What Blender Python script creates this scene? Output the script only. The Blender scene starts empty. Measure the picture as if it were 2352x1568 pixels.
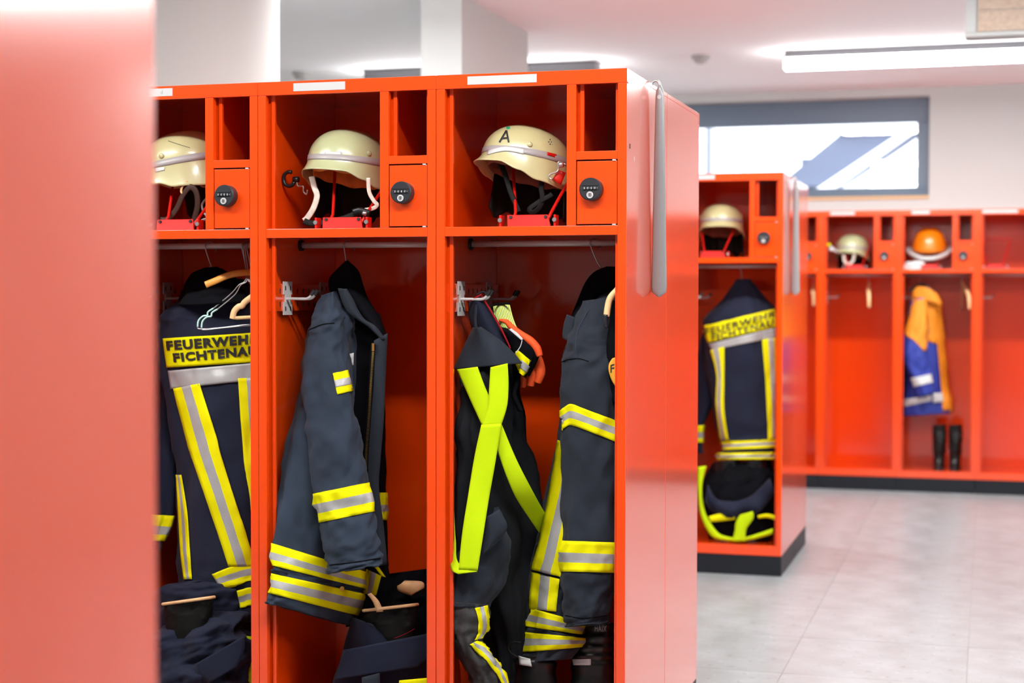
import bpy, bmesh, math, random
from mathutils import Vector, Matrix, noise
from mathutils.bvhtree import BVHTree
from math import sin, cos, pi, radians
random.seed(7)
C = bpy.context.scene.collection
V = Vector

# ------------------------------------------------------------------ camera, world, exposure
F, YAW, PITCH, ROLL, HC = 3697.2, .2871, -.0287, .0015, 1.2875
fw = V((-sin(YAW)*cos(PITCH), cos(YAW)*cos(PITCH), sin(PITCH)))
rt0 = V((cos(YAW), sin(YAW), 0)); up0 = rt0.cross(fw)
rt = rt0*cos(ROLL) + up0*sin(ROLL); up = up0*cos(ROLL) - rt0*sin(ROLL)
CAM = V((0, 0, HC))
cd = bpy.data.cameras.new('camera'); cam = bpy.data.objects.new('camera', cd); C.objects.link(cam)
cd.sensor_width = 36; cd.lens = F/2352*36; cd.clip_start = .05
M3 = Matrix((rt, up, -fw)).transposed().to_4x4(); M3.translation = CAM
cam.matrix_world = M3
cd.dof.use_dof = True; cd.dof.focus_distance = 4.15; cd.dof.aperture_fstop = 2.8
sc = bpy.context.scene; sc.camera = cam
sc.view_settings.view_transform = 'Standard'; sc.view_settings.look = 'None'
sc.view_settings.gamma = 1; sc.view_settings.use_curve_mapping = False
sc.view_settings.exposure = 0.0
sc.cycles.max_bounces = 8; sc.cycles.diffuse_bounces = 5; sc.cycles.glossy_bounces = 4
sc.cycles.transparent_max_bounces = 8; sc.cycles.sample_clamp_indirect = 6
LAMP = 130.0        # emission of the tube diffusers
SKY = 6.0          # overcast sky
w = bpy.data.worlds.new('sky'); sc.world = w; w.use_nodes = True
bg = w.node_tree.nodes['Background']; bg.inputs[0].default_value = (.93, .97, 1, 1); bg.inputs[1].default_value = SKY

def P(px, py, Y):
    """world point of the photograph's pixel at the depth y = Y"""
    d = rt*((px-1176)/F) + up*(-(py-784)/F) + fw
    return CAM + d*((Y-CAM.y)/d.y)
def ray(px, py):
    return (rt*((px-1176)/F) + up*(-(py-784)/F) + fw).normalized()

# ------------------------------------------------------------------ materials
MAT = {}
def mat(name, col, rough=.5, spec=.5, metal=0, emit=0, bump=None, var=0, sheen=0, coat=0, vscale=8, cior=1.5):
    if name in MAT: return MAT[name]
    m = bpy.data.materials.new(name); m.use_nodes = True; nt = m.node_tree; b = nt.nodes['Principled BSDF']
    b.inputs['Base Color'].default_value = (*col, 1); b.inputs['Roughness'].default_value = rough
    b.inputs['Specular IOR Level'].default_value = spec; b.inputs['Metallic'].default_value = metal
    if sheen: b.inputs['Sheen Weight'].default_value = sheen
    if coat: b.inputs['Coat Weight'].default_value = coat; b.inputs['Coat Roughness'].default_value = .1; b.inputs['Coat IOR'].default_value = cior
    if emit: b.inputs['Emission Color'].default_value = (*col, 1); b.inputs['Emission Strength'].default_value = emit
    tc = None
    if bump or var: tc = nt.nodes.new('ShaderNodeTexCoord')
    if var:
        n = nt.nodes.new('ShaderNodeTexNoise'); n.inputs['Scale'].default_value = vscale; n.inputs['Detail'].default_value = 5
        nt.links.new(tc.outputs['Object'], n.inputs['Vector'])
        r = nt.nodes.new('ShaderNodeMapRange'); r.inputs[1].default_value = .3; r.inputs[2].default_value = .7
        r.inputs[3].default_value = 1-var; r.inputs[4].default_value = 1+var
        nt.links.new(n.outputs[0], r.inputs[0])
        mx = nt.nodes.new('ShaderNodeVectorMath'); mx.operation = 'SCALE'; mx.inputs[0].default_value = col
        nt.links.new(r.outputs[0], mx.inputs['Scale']); nt.links.new(mx.outputs[0], b.inputs['Base Color'])
    if bump:
        sc_, st, kind = bump
        n = nt.nodes.new('ShaderNodeTexNoise'); n.inputs['Scale'].default_value = sc_; n.inputs['Detail'].default_value = 3
        nt.links.new(tc.outputs['Object'], n.inputs['Vector'])
        bp = nt.nodes.new('ShaderNodeBump'); bp.inputs['Strength'].default_value = st; bp.inputs['Distance'].default_value = .002
        nt.links.new(n.outputs[0], bp.inputs['Height']); nt.links.new(bp.outputs[0], b.inputs['Normal'])
    MAT[name] = m; return m
RED = mat('red powder coat', (.72, .053, .001), .2, .4, coat=.9, cior=1.6)
REDB = mat('red bracket paint', (.46, .006, .002), .45, .3)
PLINTH = mat('anthracite plinth', (.0055, .0085, .013), .5, .3)
DARK = mat('dark slot', (.01, .01, .012), .6)
WHITEP = mat('white plastic', (.45, .45, .445), .4)
STRIP = mat('label strip', (.45, .45, .45), .35)
CHROME = mat('chrome', (.60, .57, .55), .32, metal=.15)
STEEL = mat('grey steel', (.52, .53, .54), .3, metal=.85)
LOCKM = mat('lock plastic', (.016, .018, .022), .42, .35)
BLKP = mat('black clip plastic', (.006, .006, .007), .35, .35)
NAVY = mat('navy cloth', (.020, .029, .046), .8, .12, bump=(900, .35, 'n'), var=.18, sheen=.05)
NAVY2 = mat('blue cloth', (.009, .0115, .026), .75, .12, bump=(700, .3, 'n'), var=.15, sheen=.04)
SLATE = mat('slate cloth', (.0165, .021, .030), .85, .12, bump=(900, .35, 'n'), var=.2, sheen=.04)
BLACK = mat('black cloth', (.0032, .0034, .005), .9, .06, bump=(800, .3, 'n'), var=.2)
GREYK = mat('worn grey cloth', (.035, .034, .034), .85, .2, bump=(500, .6, 'n'), var=.3, vscale=30)
YEL = mat('yellow stripe', (.67, .63, .001), .7, .08, bump=(1200, .2, 'n'))
SIL = mat('silver stripe', (.30, .298, .297), .4, .5, var=.12, vscale=14)
LIME = mat('lime webbing', (.42, .58, .003), .75, .08, bump=(1500, .3, 'n'))
INK = mat('black ink', (.012, .012, .012), .6)
GOLD = mat('brass', (.75, .50, .14), .35, metal=1)
LEATHER = mat('black leather', (.0040, .0037, .0034), .6, .15, bump=(300, .3, 'n'))
TAN = mat('tan leather', (.62, .36, .17), .6, var=.15, vscale=40)
LINER = mat('yellow leather', (.55, .28, .055), .55, var=.25, vscale=25)
LINERD = mat('dark liner', (.16, .085, .055), .6, var=.3, vscale=25)
HELM = mat('luminous helmet paint', (.43, .405, .21), .3, .5, var=.05, vscale=18, coat=.3)
HELMG = mat('greenish helmet paint', (.37, .40, .225), .28, .5, var=.04, vscale=18, coat=.3)
STRAPW = mat('whitish strap', (.62, .58, .50), .6, var=.15, vscale=60)
WOODD = mat('amber wood', (.62, .27, .04), .4, var=.12, vscale=30)
WOODL = mat('pale wood', (.72, .47, .23), .4, var=.1, vscale=30)
ORANGE = mat('orange cloth', (.62, .20, .002), .7, var=.06)
ORANGEP = mat('orange plastic', (.62, .16, .003), .3, coat=.3)
ORGLOVE = mat('orange glove', (.75, .075, .006), .75, bump=(600, .4, 'n'))
BLUE = mat('royal blue cloth', (.010, .026, .24), .7, var=.1)
WHITEC = mat('white cloth', (.5, .5, .5), .8)
REDS = mat('red seam', (.26, .008, .012), .8, .1)
GREEN = mat('green paint', (.0, .28, .13), .5)
RUBBER = mat('boot rubber', (.004, .004, .0045), .35, .35)
WALLM = mat('white wall paint', (.49, .51, .508), .9, .2, bump=(60, .04, 'n'))
CEIL = mat('white ceiling paint', (.84, .85, .88), .95, .1)
FRAME = mat('grey window frame', (.105, .15, .215), .45)
SILL = mat('wooden sill', (.55, .36, .18), .5)
HOUS = mat('lamp housing', (.16, .16, .175), .4)
DIFFS = mat('lamp diffuser side', (1, .985, .965), .4, emit=32)
DIFF = mat('lamp diffuser', (1, .985, .96), .4, emit=LAMP)
OUTW = mat('outdoor white cladding', (.85, .87, .9), .8)
OUTG = mat('outdoor grey concrete', (.105, .125, .19), .9)
OUTF = mat('outdoor paving', (.6, .6, .6), .9)
MESHB = mat('beige grille', (.50, .39, .31), .8, bump=(140, .8, 'n'), var=.12, vscale=60)
def floor_mat(name, shade):
    m = bpy.data.materials.new(name); m.use_nodes = True; nt = m.node_tree; b = nt.nodes['Principled BSDF']
    tc = nt.nodes.new('ShaderNodeTexCoord')
    mp = nt.nodes.new('ShaderNodeMapping'); nt.links.new(tc.outputs['Object'], mp.inputs[0]); mp.inputs['Scale'].default_value = (1, 1.0, 1)
    def ramp(scale, detail, p0, p1, c0, c1):
        n = nt.nodes.new('ShaderNodeTexNoise'); n.inputs['Scale'].default_value = scale; n.inputs['Detail'].default_value = detail
        nt.links.new(mp.outputs[0], n.inputs['Vector'])
        r = nt.nodes.new('ShaderNodeValToRGB'); r.color_ramp.elements[0].position = p0; r.color_ramp.elements[1].position = p1
        r.color_ramp.elements[0].color = (*c0, 1); r.color_ramp.elements[1].color = (*c1, 1)
        nt.links.new(n.outputs[0], r.inputs[0]); return r
    a = ramp(7, 6, .35, .65, [x*shade for x in (.215, .228, .236)], [x*shade for x in (.275, .297, .315)])
    d = ramp(30, 4, .62, .70, (1, 1, 1), (.66, .65, .63))
    e = ramp(38, 3, .64, .71, (0, 0, 0), (.09, .09, .09))
    mu = nt.nodes.new('ShaderNodeVectorMath'); mu.operation = 'MULTIPLY'
    nt.links.new(a.outputs[0], mu.inputs[0]); nt.links.new(d.outputs[0], mu.inputs[1])
    ad = nt.nodes.new('ShaderNodeVectorMath'); ad.operation = 'ADD'
    nt.links.new(mu.outputs[0], ad.inputs[0]); nt.links.new(e.outputs[0], ad.inputs[1])
    nt.links.new(ad.outputs[0], b.inputs['Base Color'])
    b.inputs['Roughness'].default_value = .34; b.inputs['Specular IOR Level'].default_value = .5
    return m
TILES = [floor_mat('vinyl floor tile %s' % s, k) for s, k in (('light', 1.02), ('mid', 1.0), ('warm', .975))]
GROUT = mat('floor joint', (.33, .31, .29), .8)
def glass_mat():
    m = bpy.data.materials.new('window glass'); m.use_nodes = True; nt = m.node_tree; nt.nodes.clear()
    o = nt.nodes.new('ShaderNodeOutputMaterial'); mx = nt.nodes.new('ShaderNodeMixShader')
    t = nt.nodes.new('ShaderNodeBsdfTransparent'); g = nt.nodes.new('ShaderNodeBsdfGlossy'); g.inputs['Roughness'].default_value = .02
    f = nt.nodes.new('ShaderNodeFresnel'); f.inputs[0].default_value = 1.45
    nt.links.new(f.outputs[0], mx.inputs[0]); nt.links.new(t.outputs[0], mx.inputs[1]); nt.links.new(g.outputs[0], mx.inputs[2])
    nt.links.new(mx.outputs[0], o.inputs[0]); return m
GLASS = glass_mat()

# ------------------------------------------------------------------ helpers
def tagp(o, label=None, cat=None, group=None, kind=None):
    if label: o['label'] = label
    if cat: o['category'] = cat
    if group: o['group'] = group
    if kind: o['kind'] = kind
    return o
def thing(name, label, cat, loc=(0, 0, 0), rz=0, group=None):
    o = bpy.data.objects.new(name, None); C.objects.link(o); o.location = loc; o.rotation_euler = (0, 0, rz)
    o.empty_display_size = .05
    return tagp(o, label, cat, group)
def root_of(o):
    while o.parent: o = o.parent
    return o
def obj(name, bm, mats, parent=None, smooth=False, bevel=0, solid=0, offset=0, sub=0, world=False, label=None, angle=None):
    """link a bmesh as ONE mesh object; world=True: vertices are in world space"""
    me = bpy.data.meshes.new(name)
    if world and parent is not None:
        bm.transform(Matrix.Translation(-V(root_of(parent).location)))
    bm.to_mesh(me); bm.free()
    for m in (mats if isinstance(mats, (list, tuple)) else [mats]): me.materials.append(m)
    if smooth: me.polygons.foreach_set('use_smooth', [True]*len(me.polygons))
    o = bpy.data.objects.new(name, me); C.objects.link(o)
    if parent is not None: o.parent = parent
    if solid:
        s = o.modifiers.new('thickness', 'SOLIDIFY'); s.thickness = solid; s.offset = offset
    if bevel:
        b = o.modifiers.new('bevel', 'BEVEL'); b.width = bevel; b.segments = 2; b.limit_method = 'ANGLE'; b.harden_normals = False
    if sub:
        s = o.modifiers.new('sub', 'SUBSURF'); s.levels = sub; s.render_levels = sub
    if label: o['label'] = label
    return o
def B(): return bmesh.new()
def box(bm, x0, x1, y0, y1, z0, z1, mi=0):
    v = [bm.verts.new(p) for p in ((x0, y0, z0), (x1, y0, z0), (x1, y1, z0), (x0, y1, z0), (x0, y0, z1), (x1, y0, z1), (x1, y1, z1), (x0, y1, z1))]
    for q in ((0, 3, 2, 1), (4, 5, 6, 7), (0, 1, 5, 4), (1, 2, 6, 5), (2, 3, 7, 6), (3, 0, 4, 7)):
        f = bm.faces.new([v[i] for i in q]); f.material_index = mi
    return v
def smooth_path(pts, n):
    """Catmull-Rom through points (tuples or vectors), n samples"""
    pts = [V(p) for p in pts]; m = len(pts); out = []
    for i in range(n):
        t = i/(n-1)*(m-1); k = min(int(t), m-2); f = t-k
        out.append(cr(pts, k, f))
    return out
def cr(pts, k, f):
    m = len(pts)
    p0 = pts[max(k-1, 0)]; p1 = pts[k]; p2 = pts[min(k+1, m-1)]; p3 = pts[min(k+2, m-1)]
    return .5*((2*p1) + (p2-p0)*f + (2*p0-5*p1+4*p2-p3)*f*f + (3*p1-p0-3*p2+p3)*f*f*f)
def tube(bm, pts, r, seg=8, cap=True, n=None, mi=0, flat=None):
    """round tube along points; flat=(nx,ny,nz,ratio) squashes the section along that normal"""
    pts = smooth_path(pts, n) if n else [V(p) for p in pts]
    m = len(pts); rings = []
    t0 = (pts[1]-pts[0]).normalized()
    a = t0.orthogonal().normalized() if flat is None else V(flat[:3]).normalized()
    for i, p in enumerate(pts):
        t = (pts[min(i+1, m-1)]-pts[max(i-1, 0)]).normalized()
        a = (a - t*a.dot(t)).normalized(); b = t.cross(a)
        rr = r[i*(len(r)-1)//(m-1)] if isinstance(r, (list, tuple)) else r
        if isinstance(r, (list, tuple)):
            q = i/(m-1)*(len(r)-1); k = min(int(q), len(r)-2); rr = r[k]+(r[k+1]-r[k])*(q-k)
        fr = 1 if flat is None else flat[3]
        rings.append([bm.verts.new(p + a*(cos(2*pi*j/seg)*rr*fr) + b*(sin(2*pi*j/seg)*rr)) for j in range(seg)])
    for i in range(m-1):
        for j in range(seg):
            f = bm.faces.new((rings[i][j], rings[i][(j+1) % seg], rings[i+1][(j+1) % seg], rings[i+1][j])); f.material_index = mi
    if cap:
        f = bm.faces.new(rings[0][::-1]); f.material_index = mi
        f = bm.faces.new(rings[-1]); f.material_index = mi
def cyl(bm, p0, p1, r0, r1=None, seg=24, mi=0):
    tube(bm, [p0, p1], [r0, r0 if r1 is None else r1], seg, True, None, mi)
def pxpath(pts, Y): return [P(p[0], p[1], p[2] if len(p) > 2 else Y) for p in pts]

def fold(seed, amp, fx=2.2, fv=.5, amp2=0, fx2=.9, fv2=3.0, amp3=.017, fx3=2.4, fv3=.75):
    def f(t, v):
        a = noise.noise(V((cos(t)*fx+seed, sin(t)*fx, v*fv)))*amp
        if amp2: a += noise.noise(V((cos(t)*fx2+seed+9, sin(t)*fx2+v*.6, v*fv2)))*amp2
        if amp3:
            q = V((cos(t)*fx3+seed*2.3+v*.35, sin(t)*fx3-v*.45, v*fv3))
            a += (.22-abs(noise.noise(q)))*amp3 + (.2-abs(noise.noise(q*2.1+V((3, 1, 7)))))*amp3*.55
        return a
    return f
class Loft:
    """cloth tube: sections (Lx,Ly,Rx,Ry,Y,b): left and right silhouette in the photo's frame, depth Y, half depth b"""
    def __init__(s, secs, disp=None, sq=1.0):
        s.c, s.a, s.b = [], [], []
        for sec in secs:
            lx, ly, rx, ry, Y, b = sec[:6]; yl, yr = (sec[6], 2*Y-sec[6]) if len(sec) > 6 else (Y, Y)
            L = P(lx, ly, yl); R = P(rx, ry, yr); c = (L+R)/2
            s.c.append(c); s.a.append((R-L)/2); s.b.append((c-CAM).normalized()*b)
        s.n = len(secs); s.disp = disp; s.sq = sq
    def at(s, t, v, off=0):
        k = min(int(v), s.n-2); f = v-k
        c = cr(s.c, k, f); a = cr(s.a, k, f); b = cr(s.b, k, f)
        ct, st = cos(t), sin(t)
        if s.sq != 1:
            ct = math.copysign(abs(ct)**s.sq, ct); st = math.copysign(abs(st)**s.sq, st)
        d = off + (s.disp(t, v) if s.disp else 0)
        nrm = (a.normalized()*cos(t) - b.normalized()*sin(t))
        return c + a*ct - b*st + nrm*d
    def mesh(s, bm, nu=56, nv=60, v0=0, v1=None, off=0, captop=True, mats=None, capbot=False):
        v1 = s.n-1 if v1 is None else v1; rings = []
        for i in range(nv+1):
            v = v0+(v1-v0)*i/nv
            rings.append([bm.verts.new(s.at(2*pi*j/nu, v, off)) for j in range(nu)])
        for i in range(nv):
            mi = 0
            if mats:
                q = (i+.5)/nv
                for lim, m_ in mats:
                    if q <= lim: mi = m_; break
            for j in range(nu):
                f = bm.faces.new((rings[i][j], rings[i+1][j], rings[i+1][(j+1) % nu], rings[i][(j+1) % nu])); f.material_index = mi
        if captop: bm.faces.new(rings[0])
        if capbot: bm.faces.new(rings[-1][::-1])
        return s
TRI = [(.34, 0), (.66, 1), (1, 0)]
def loft_obj(name, L, m, parent, nu=56, nv=60, solid=.005, captop=True, capbot=False):
    bm = B(); L.mesh(bm, nu, nv, captop=captop, capbot=capbot)
    bmesh.ops.recalc_face_normals(bm, faces=bm.faces)
    t = BVHTree.FromBMesh(bm)
    o = obj(name, bm, m, parent, True, solid=solid, offset=-1, world=True)
    return o, t
def band(name, L, v0, v1, parent, off=.003, mats=None, mm=None, nu=56):
    bm = B(); L.mesh(bm, nu, 9, v0, v1, off, captop=False, mats=mats or TRI)
    bmesh.ops.recalc_face_normals(bm, faces=bm.faces)
    return obj(name, bm, mm or [YEL, SIL], parent, True, solid=.002, offset=0, world=True)
def resample(pts, n):
    pts = [V((p[0], p[1], p[2] if len(p) > 2 else 0)) for p in pts]
    if len(pts) == 1: return [pts[0]]*n
    fine = smooth_path(pts, 40*len(pts)); d = [0]
    for i in range(1, len(fine)): d.append(d[-1]+(V(fine[i][:2])-V(fine[i-1][:2])).length)
    out = []; k = 0
    for i in range(n):
        t = d[-1]*i/(n-1)
        while k < len(d)-2 and d[k+1] < t: k += 1
        f = (t-d[k])/max(d[k+1]-d[k], 1e-9); out.append(fine[k]+(fine[k+1]-fine[k])*min(f, 1))
    return out
def gridfaces(bm, g, splits=None, across=True):
    nv = len(g)-1; nu = len(g[0])-1
    for i in range(nv):
        for j in range(nu):
            f = bm.faces.new((g[i][j], g[i][j+1], g[i+1][j+1], g[i+1][j]))
            if splits:
                q = (j+.5)/nu if across else (i+.5)/nv
                for lim, m_ in splits:
                    if q <= lim: f.material_index = m_; break
def sheet(name, A, Bp, m, parent, Y=4.1, nu=12, nv=24, bulge=0, wr=0, seed=1, solid=.004, splits=None, bvh=False, wf=14):
    """cloth sheet ruled between two edges; bulge pushes its middle to the aisle, wr adds folds"""
    A = resample([(p[0], p[1], p[2] if len(p) > 2 else Y) for p in A], nv+1); Bp = resample([(p[0], p[1], p[2] if len(p) > 2 else Y) for p in Bp], nv+1)
    bm = B(); g = []
    for i in range(nv+1):
        row = []
        for j in range(nu+1):
            f = j/nu; p = A[i].lerp(Bp[i], f)
            q = P(p.x, p.y, p.z); dd = bulge*sin(pi*f)
            if wr: dd += wr*noise.noise(V((q.x*wf+seed, q.y*3, q.z*wf*.7)))
            row.append(bm.verts.new(q - ray(p.x, p.y)*dd))
        g.append(row)
    gridfaces(bm, g, splits)
    t = BVHTree.FromBMesh(bm) if bvh else None
    o = obj(name, bm, m, parent, True, solid=solid, offset=0, world=True)
    return (o, t) if bvh else o
def on_surface(t, px, py, off, Y):
    d = ray(px, py); hit, nrm, idx, dist = t.ray_cast(CAM, d)
    if hit is None:
        hit, nrm, idx, dist = t.find_nearest(P(px, py, Y))
    if nrm.dot(d) > 0: nrm = -nrm
    return hit + nrm*off*.6 - d*off*.4
def patch(name, t, A, Bp, m, parent, Y=4.1, nu=9, nv=24, off=.003, splits=TRI, solid=.0015, world=True):
    """strip sewn onto a garment: follows the surface t"""
    A = resample(A, nv+1); Bp = resample(Bp, nv+1); bm = B(); g = []
    for i in range(nv+1):
        g.append([bm.verts.new(on_surface(t, *A[i].lerp(Bp[i], j/nu)[:2], off, Y)) for j in range(nu+1)])
    gridfaces(bm, g, splits)
    return obj(name, bm, m, parent, True, solid=solid, offset=0, world=world)
def text_mesh(s, bold=.02, space=1.15):
    cu = bpy.data.curves.new('t', 'FONT'); cu.body = s; cu.offset = bold; cu.size = 1; cu.resolution_u = 3; cu.space_character = space
    o = bpy.data.objects.new('t', cu); C.objects.link(o)
    dg = bpy.context.evaluated_depsgraph_get(); me = bpy.data.meshes.new_from_object(o.evaluated_get(dg))
    bpy.data.objects.remove(o); bpy.data.curves.remove(cu)
    bm = B(); bm.from_mesh(me); bpy.data.meshes.remove(me)
    bmesh.ops.triangulate(bm, faces=bm.faces)
    for _ in range(2):
        es = [e for e in bm.edges if e.calc_length() > .16]
        if es: bmesh.ops.subdivide_edges(bm, edges=es, cuts=1); bmesh.ops.triangulate(bm, faces=bm.faces)
    xs = [v.co.x for v in bm.verts]; ys = [v.co.y for v in bm.verts]
    x0, x1, y0, y1 = min(xs), max(xs), min(ys), max(ys)
    for v in bm.verts: v.co.x = (v.co.x-x0)/(x1-x0); v.co.y = (v.co.y-y0)/(y1-y0); v.co.z = 0
    return bm
def text_on(name, s, t, quad, m, parent, Y=4.1, off=.006, bold=.02):
    """quad: TL, TR, BR, BL in the photo's frame"""
    bm = text_mesh(s, bold); tl, tr, br, bl = [V(q) for q in quad]
    for v in bm.verts:
        p = (bl.lerp(br, v.co.x)).lerp(tl.lerp(tr, v.co.x), v.co.y)
        v.co = on_surface(t, p.x, p.y, off, Y)
    return obj(name, bm, m, parent, world=True)

# ------------------------------------------------------------------ the room
XL, XRW, Y0, Y1, ZC = -6.5, 3.4, -3.4, 11.40, 2.714
def struct(name, bm, m, parent=None, **k):
    o = obj(name, bm, m, parent, **k)
    if parent is None: o['kind'] = 'structure'
    return o
bm = B(); box(bm, XL-.1, XRW+.1, Y0-.1, Y1+.3, -.12, -.003); floor = struct('floor', bm, GROUT)
TS = .605
for ix in range(-6, 6):
    for iy in range(0, 20):
        x0 = -.055+ix*TS; y0 = -.55+iy*TS
        if x0 < -4.2 or x0 > 2.6 or y0 > 10.9: continue
        if iy == 0 and ix == -6: pass
        key = random.choice((0, 1, 1, 2))
        nm = 'tile_mesh_%d' % key
        if nm not in bpy.data.meshes:
            tb = B(); g_ = .0011
            box(tb, g_, TS-g_, g_, TS-g_, -.003, 0)
            me = bpy.data.meshes.new(nm); tb.to_mesh(me); tb.free(); me.materials.append(TILES[key])
        o = bpy.data.objects.new('floor_tile', bpy.data.meshes[nm]); C.objects.link(o); o.parent = floor; o.location = (x0, y0, 0)
bm = B(); box(bm, XL-.1, XRW+.1, Y0-.1, Y1+.3, ZC, ZC+.12); struct('ceiling', bm, CEIL)
bm = B(); box(bm, XL-.12, XL, Y0-.1, Y1+.3, 0, ZC); struct('wall_left', bm, WALLM)
bm = B(); box(bm, XRW, XRW+.12, Y0-.1, Y1+.3, 0, ZC); struct('wall_right', bm, WALLM)
bm = B(); box(bm, XL, XRW, Y0-.12, Y0, 0, ZC); struct('wall_front', bm, WALLM)
WX0, WX1, WZ0, WZ1 = -3.4, -.392, 1.975, 2.655
bm = B(); y0, y1 = Y1, Y1+.26
box(bm, XL, WX0, y0, y1, 0, ZC); box(bm, WX1, XRW, y0, y1, 0, ZC)
box(bm, WX0, WX1, y0, y1, 0, WZ0); box(bm, WX0, WX1, y0, y1, WZ1, ZC); struct('wall_back', bm, WALLM)
# stub wall in the row of lockers, round column behind the first row
bm = B(); box(bm, -2.615, -2.41, 7.31, 8.46, 0, ZC); struct('wall_middle', bm, WALLM)
bm = B(); cyl(bm, (-2.86, 5.42, 0), (-2.86, 5.42, ZC), .34, seg=64)
o = struct('trim_1', bm, mat('bright column paint', (.62, .615, .60), .9, .2), smooth=False)
for p in o.data.polygons: p.use_smooth = len(p.vertices) == 4
# window
wy = Y1+.10
bm = B(); box(bm, WX0, WX1, wy, wy+.07, 2.49, WZ1); box(bm, WX0, WX1, wy, wy+.07, WZ0, WZ0+.052)
box(bm, WX0, WX0+.085, wy, wy+.07, WZ0+.052, 2.49); box(bm, WX1-.085, WX1, wy, wy+.07, WZ0+.052, 2.49)
win = struct('window_1', bm, FRAME, bevel=.004)
bm = B(); box(bm, WX0+.085, WX1-.085, wy+.03, wy+.036, WZ0+.052, 2.49); obj('glass_pane', bm, GLASS, win)
bm = B(); box(bm, WX0+.085, WX1-.085, wy+.012, wy+.03, WZ0+.052, WZ0+.066); obj('glazing_bead', bm, FRAME, win)
bm = B(); box(bm, WX0, WX1, Y1-.012, wy, WZ0-.022, WZ0); obj('window_sill', bm, SILL, win, bevel=.003)
# ceiling lights, one per aisle position
def ceiling_light(x, y, label, long=1.5, hh=.042):
    t = thing('ceiling_light', label, 'lamp', (x, y, ZC))
    bm = B(); box(bm, -.004, long+.004, -.068, .068, -hh, 0); obj('housing', bm, HOUS, t, bevel=.004)
    bm = B(); box(bm, -.006, long+.006, -.062, .062, -hh-.058, -hh-.001); 
    o = obj('diffuser', bm, [DIFF, DIFFS], t)
    for p in o.data.polygons: p.material_index = 0 if p.normal.z < -.5 else 1
    return t
ceiling_light(-1.145, 9.55, 'lit linear ceiling lamp in front of the window, its whole left end in view')
ceiling_light(-3.80, 9.62, 'linear ceiling lamp seen as a dark bar behind the white stub wall', hh=.075)
for (x, y, lab) in ((-1.145, 6.1, 'linear ceiling lamp over the aisle behind the sharp front row, right one'), (-3.8, 6.1, 'linear ceiling lamp over the aisle behind the sharp front row, left one'),
                    (1.2, 6.1, 'linear ceiling lamp near the right wall, beside the second row'), (1.9, 9.55, 'linear ceiling lamp near the right wall, in line with the window lamp'),
                    (-1.42, 2.62, 'linear ceiling lamp over the aisle in front of the sharp front row, middle one'), (-3.8, 2.62, 'linear ceiling lamp over the aisle in front of the sharp front row, left one'), (1.2, 2.62, 'linear ceiling lamp over the aisle in front of the sharp front row, right one')):
    ceiling_light(x, y, lab)
def smoke_detector(px, py, label):
    # on the ceiling plane
    d = ray(px, py); p = CAM + d*((ZC-CAM.z)/d.z)
    t = thing('smoke_detector', label, 'smoke detector', p)
    bm = B(); cyl(bm, (0, 0, 0), (0, 0, -.018), .058, seg=32); obj('base', bm, WHITEP, t)
    bm = B(); tube(bm, [(0, 0, -.018), (0, 0, -.03), (0, 0, -.042), (0, 0, -.05)], [.048, .046, .036, .015], 32); obj('dome', bm, WHITEP, t, True)
smoke_detector(1610, 128, 'round white smoke detector on the ceiling above the window')
smoke_detector(692, 166, 'small white smoke detector just over the top edge of the second locker')
# ventilation box hung from the ceiling, upper right
vx, vy = P(2217, 85, 7.5).x, 7.5; vz = P(2217, 86, 7.5).z
t = thing('ventilation_box', 'pale hanging ceiling box with beige grille, cut by upper right corner', 'vent', (vx, vy, vz))
bm = B(); W_ = 1.3; box(bm, 0, W_, 0, .12, 0, ZC-vz); obj('casing', bm, WALLM, t, bevel=.004)
bm = B()
for x0, x1, z0, z1 in ((.0, W_, 0, .018), (0, .045, .018, ZC-vz)): box(bm, x0, x1, -.012, 0, z0, z1)
obj('frame', bm, WALLM, t, bevel=.003)
bm = B(); box(bm, .052, W_, -.006, 0, .022, .115); obj('grille_panel', bm, MESHB, t, bevel=.002)
bm = B(); box(bm, .052, W_, -.006, 0, .118, ZC-vz); obj('grille_panel', bm, MESHB, t, bevel=.002)

# ------------------------------------------------------------------ outside the window
bm = B(); box(bm, -14, 10, Y1+.3, 24, -.3, -.05); struct('trim_2', bm, OUTF)
cl = thing('cladding_wall', 'overexposed white corrugated wall outside, seen through the window', 'wall', (-9, 17.5, 0))
bm = B()
nx = 150
prev = None
for i in range(nx+1):
    x = i*.07; y = .03*(i % 2)
    a = bm.verts.new((x, y, 0)); b_ = bm.verts.new((x, y, 6))
    if prev: bm.faces.new((prev[0], a, b_, prev[1]))
    prev = (a, b_)
obj('corrugated_panel', bm, OUTW, cl, solid=.02)
bm = B(); box(bm, 6.05, 6.09, -.05, 0, 0, 6); box(bm, 4.6, 4.7, -.05, 0, 0, 6); obj('downpipe', bm, OUTG, cl)
stt = thing('outdoor_stair', 'grey outdoor stair flight with pale stringer rising to the right beyond the glass', 'stairs', (0, 14, 0))
def slab(pts, y0, y1, m, name):
    bm = B(); q0 = [bm.verts.new((P(px, py, 14.0).x, y0-14, P(px, py, 14.0).z)) for px, py in pts]; q1 = [bm.verts.new((v.co.x, y1-14, v.co.z)) for v in q0]
    n = len(pts); bm.faces.new(q0); bm.faces.new(q1[::-1])
    for i in range(n): bm.faces.new((q0[i], q0[(i+1) % n], q1[(i+1) % n], q1[i]))
    bmesh.ops.recalc_face_normals(bm, faces=bm.faces); return obj(name, bm, m, stt)
slab([(1780, 425), (1985, 258), (2120, 258), (2120, 300), (1920, 425)], 14.12, 14.5, OUTG, 'flight')
bm = B()
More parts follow.
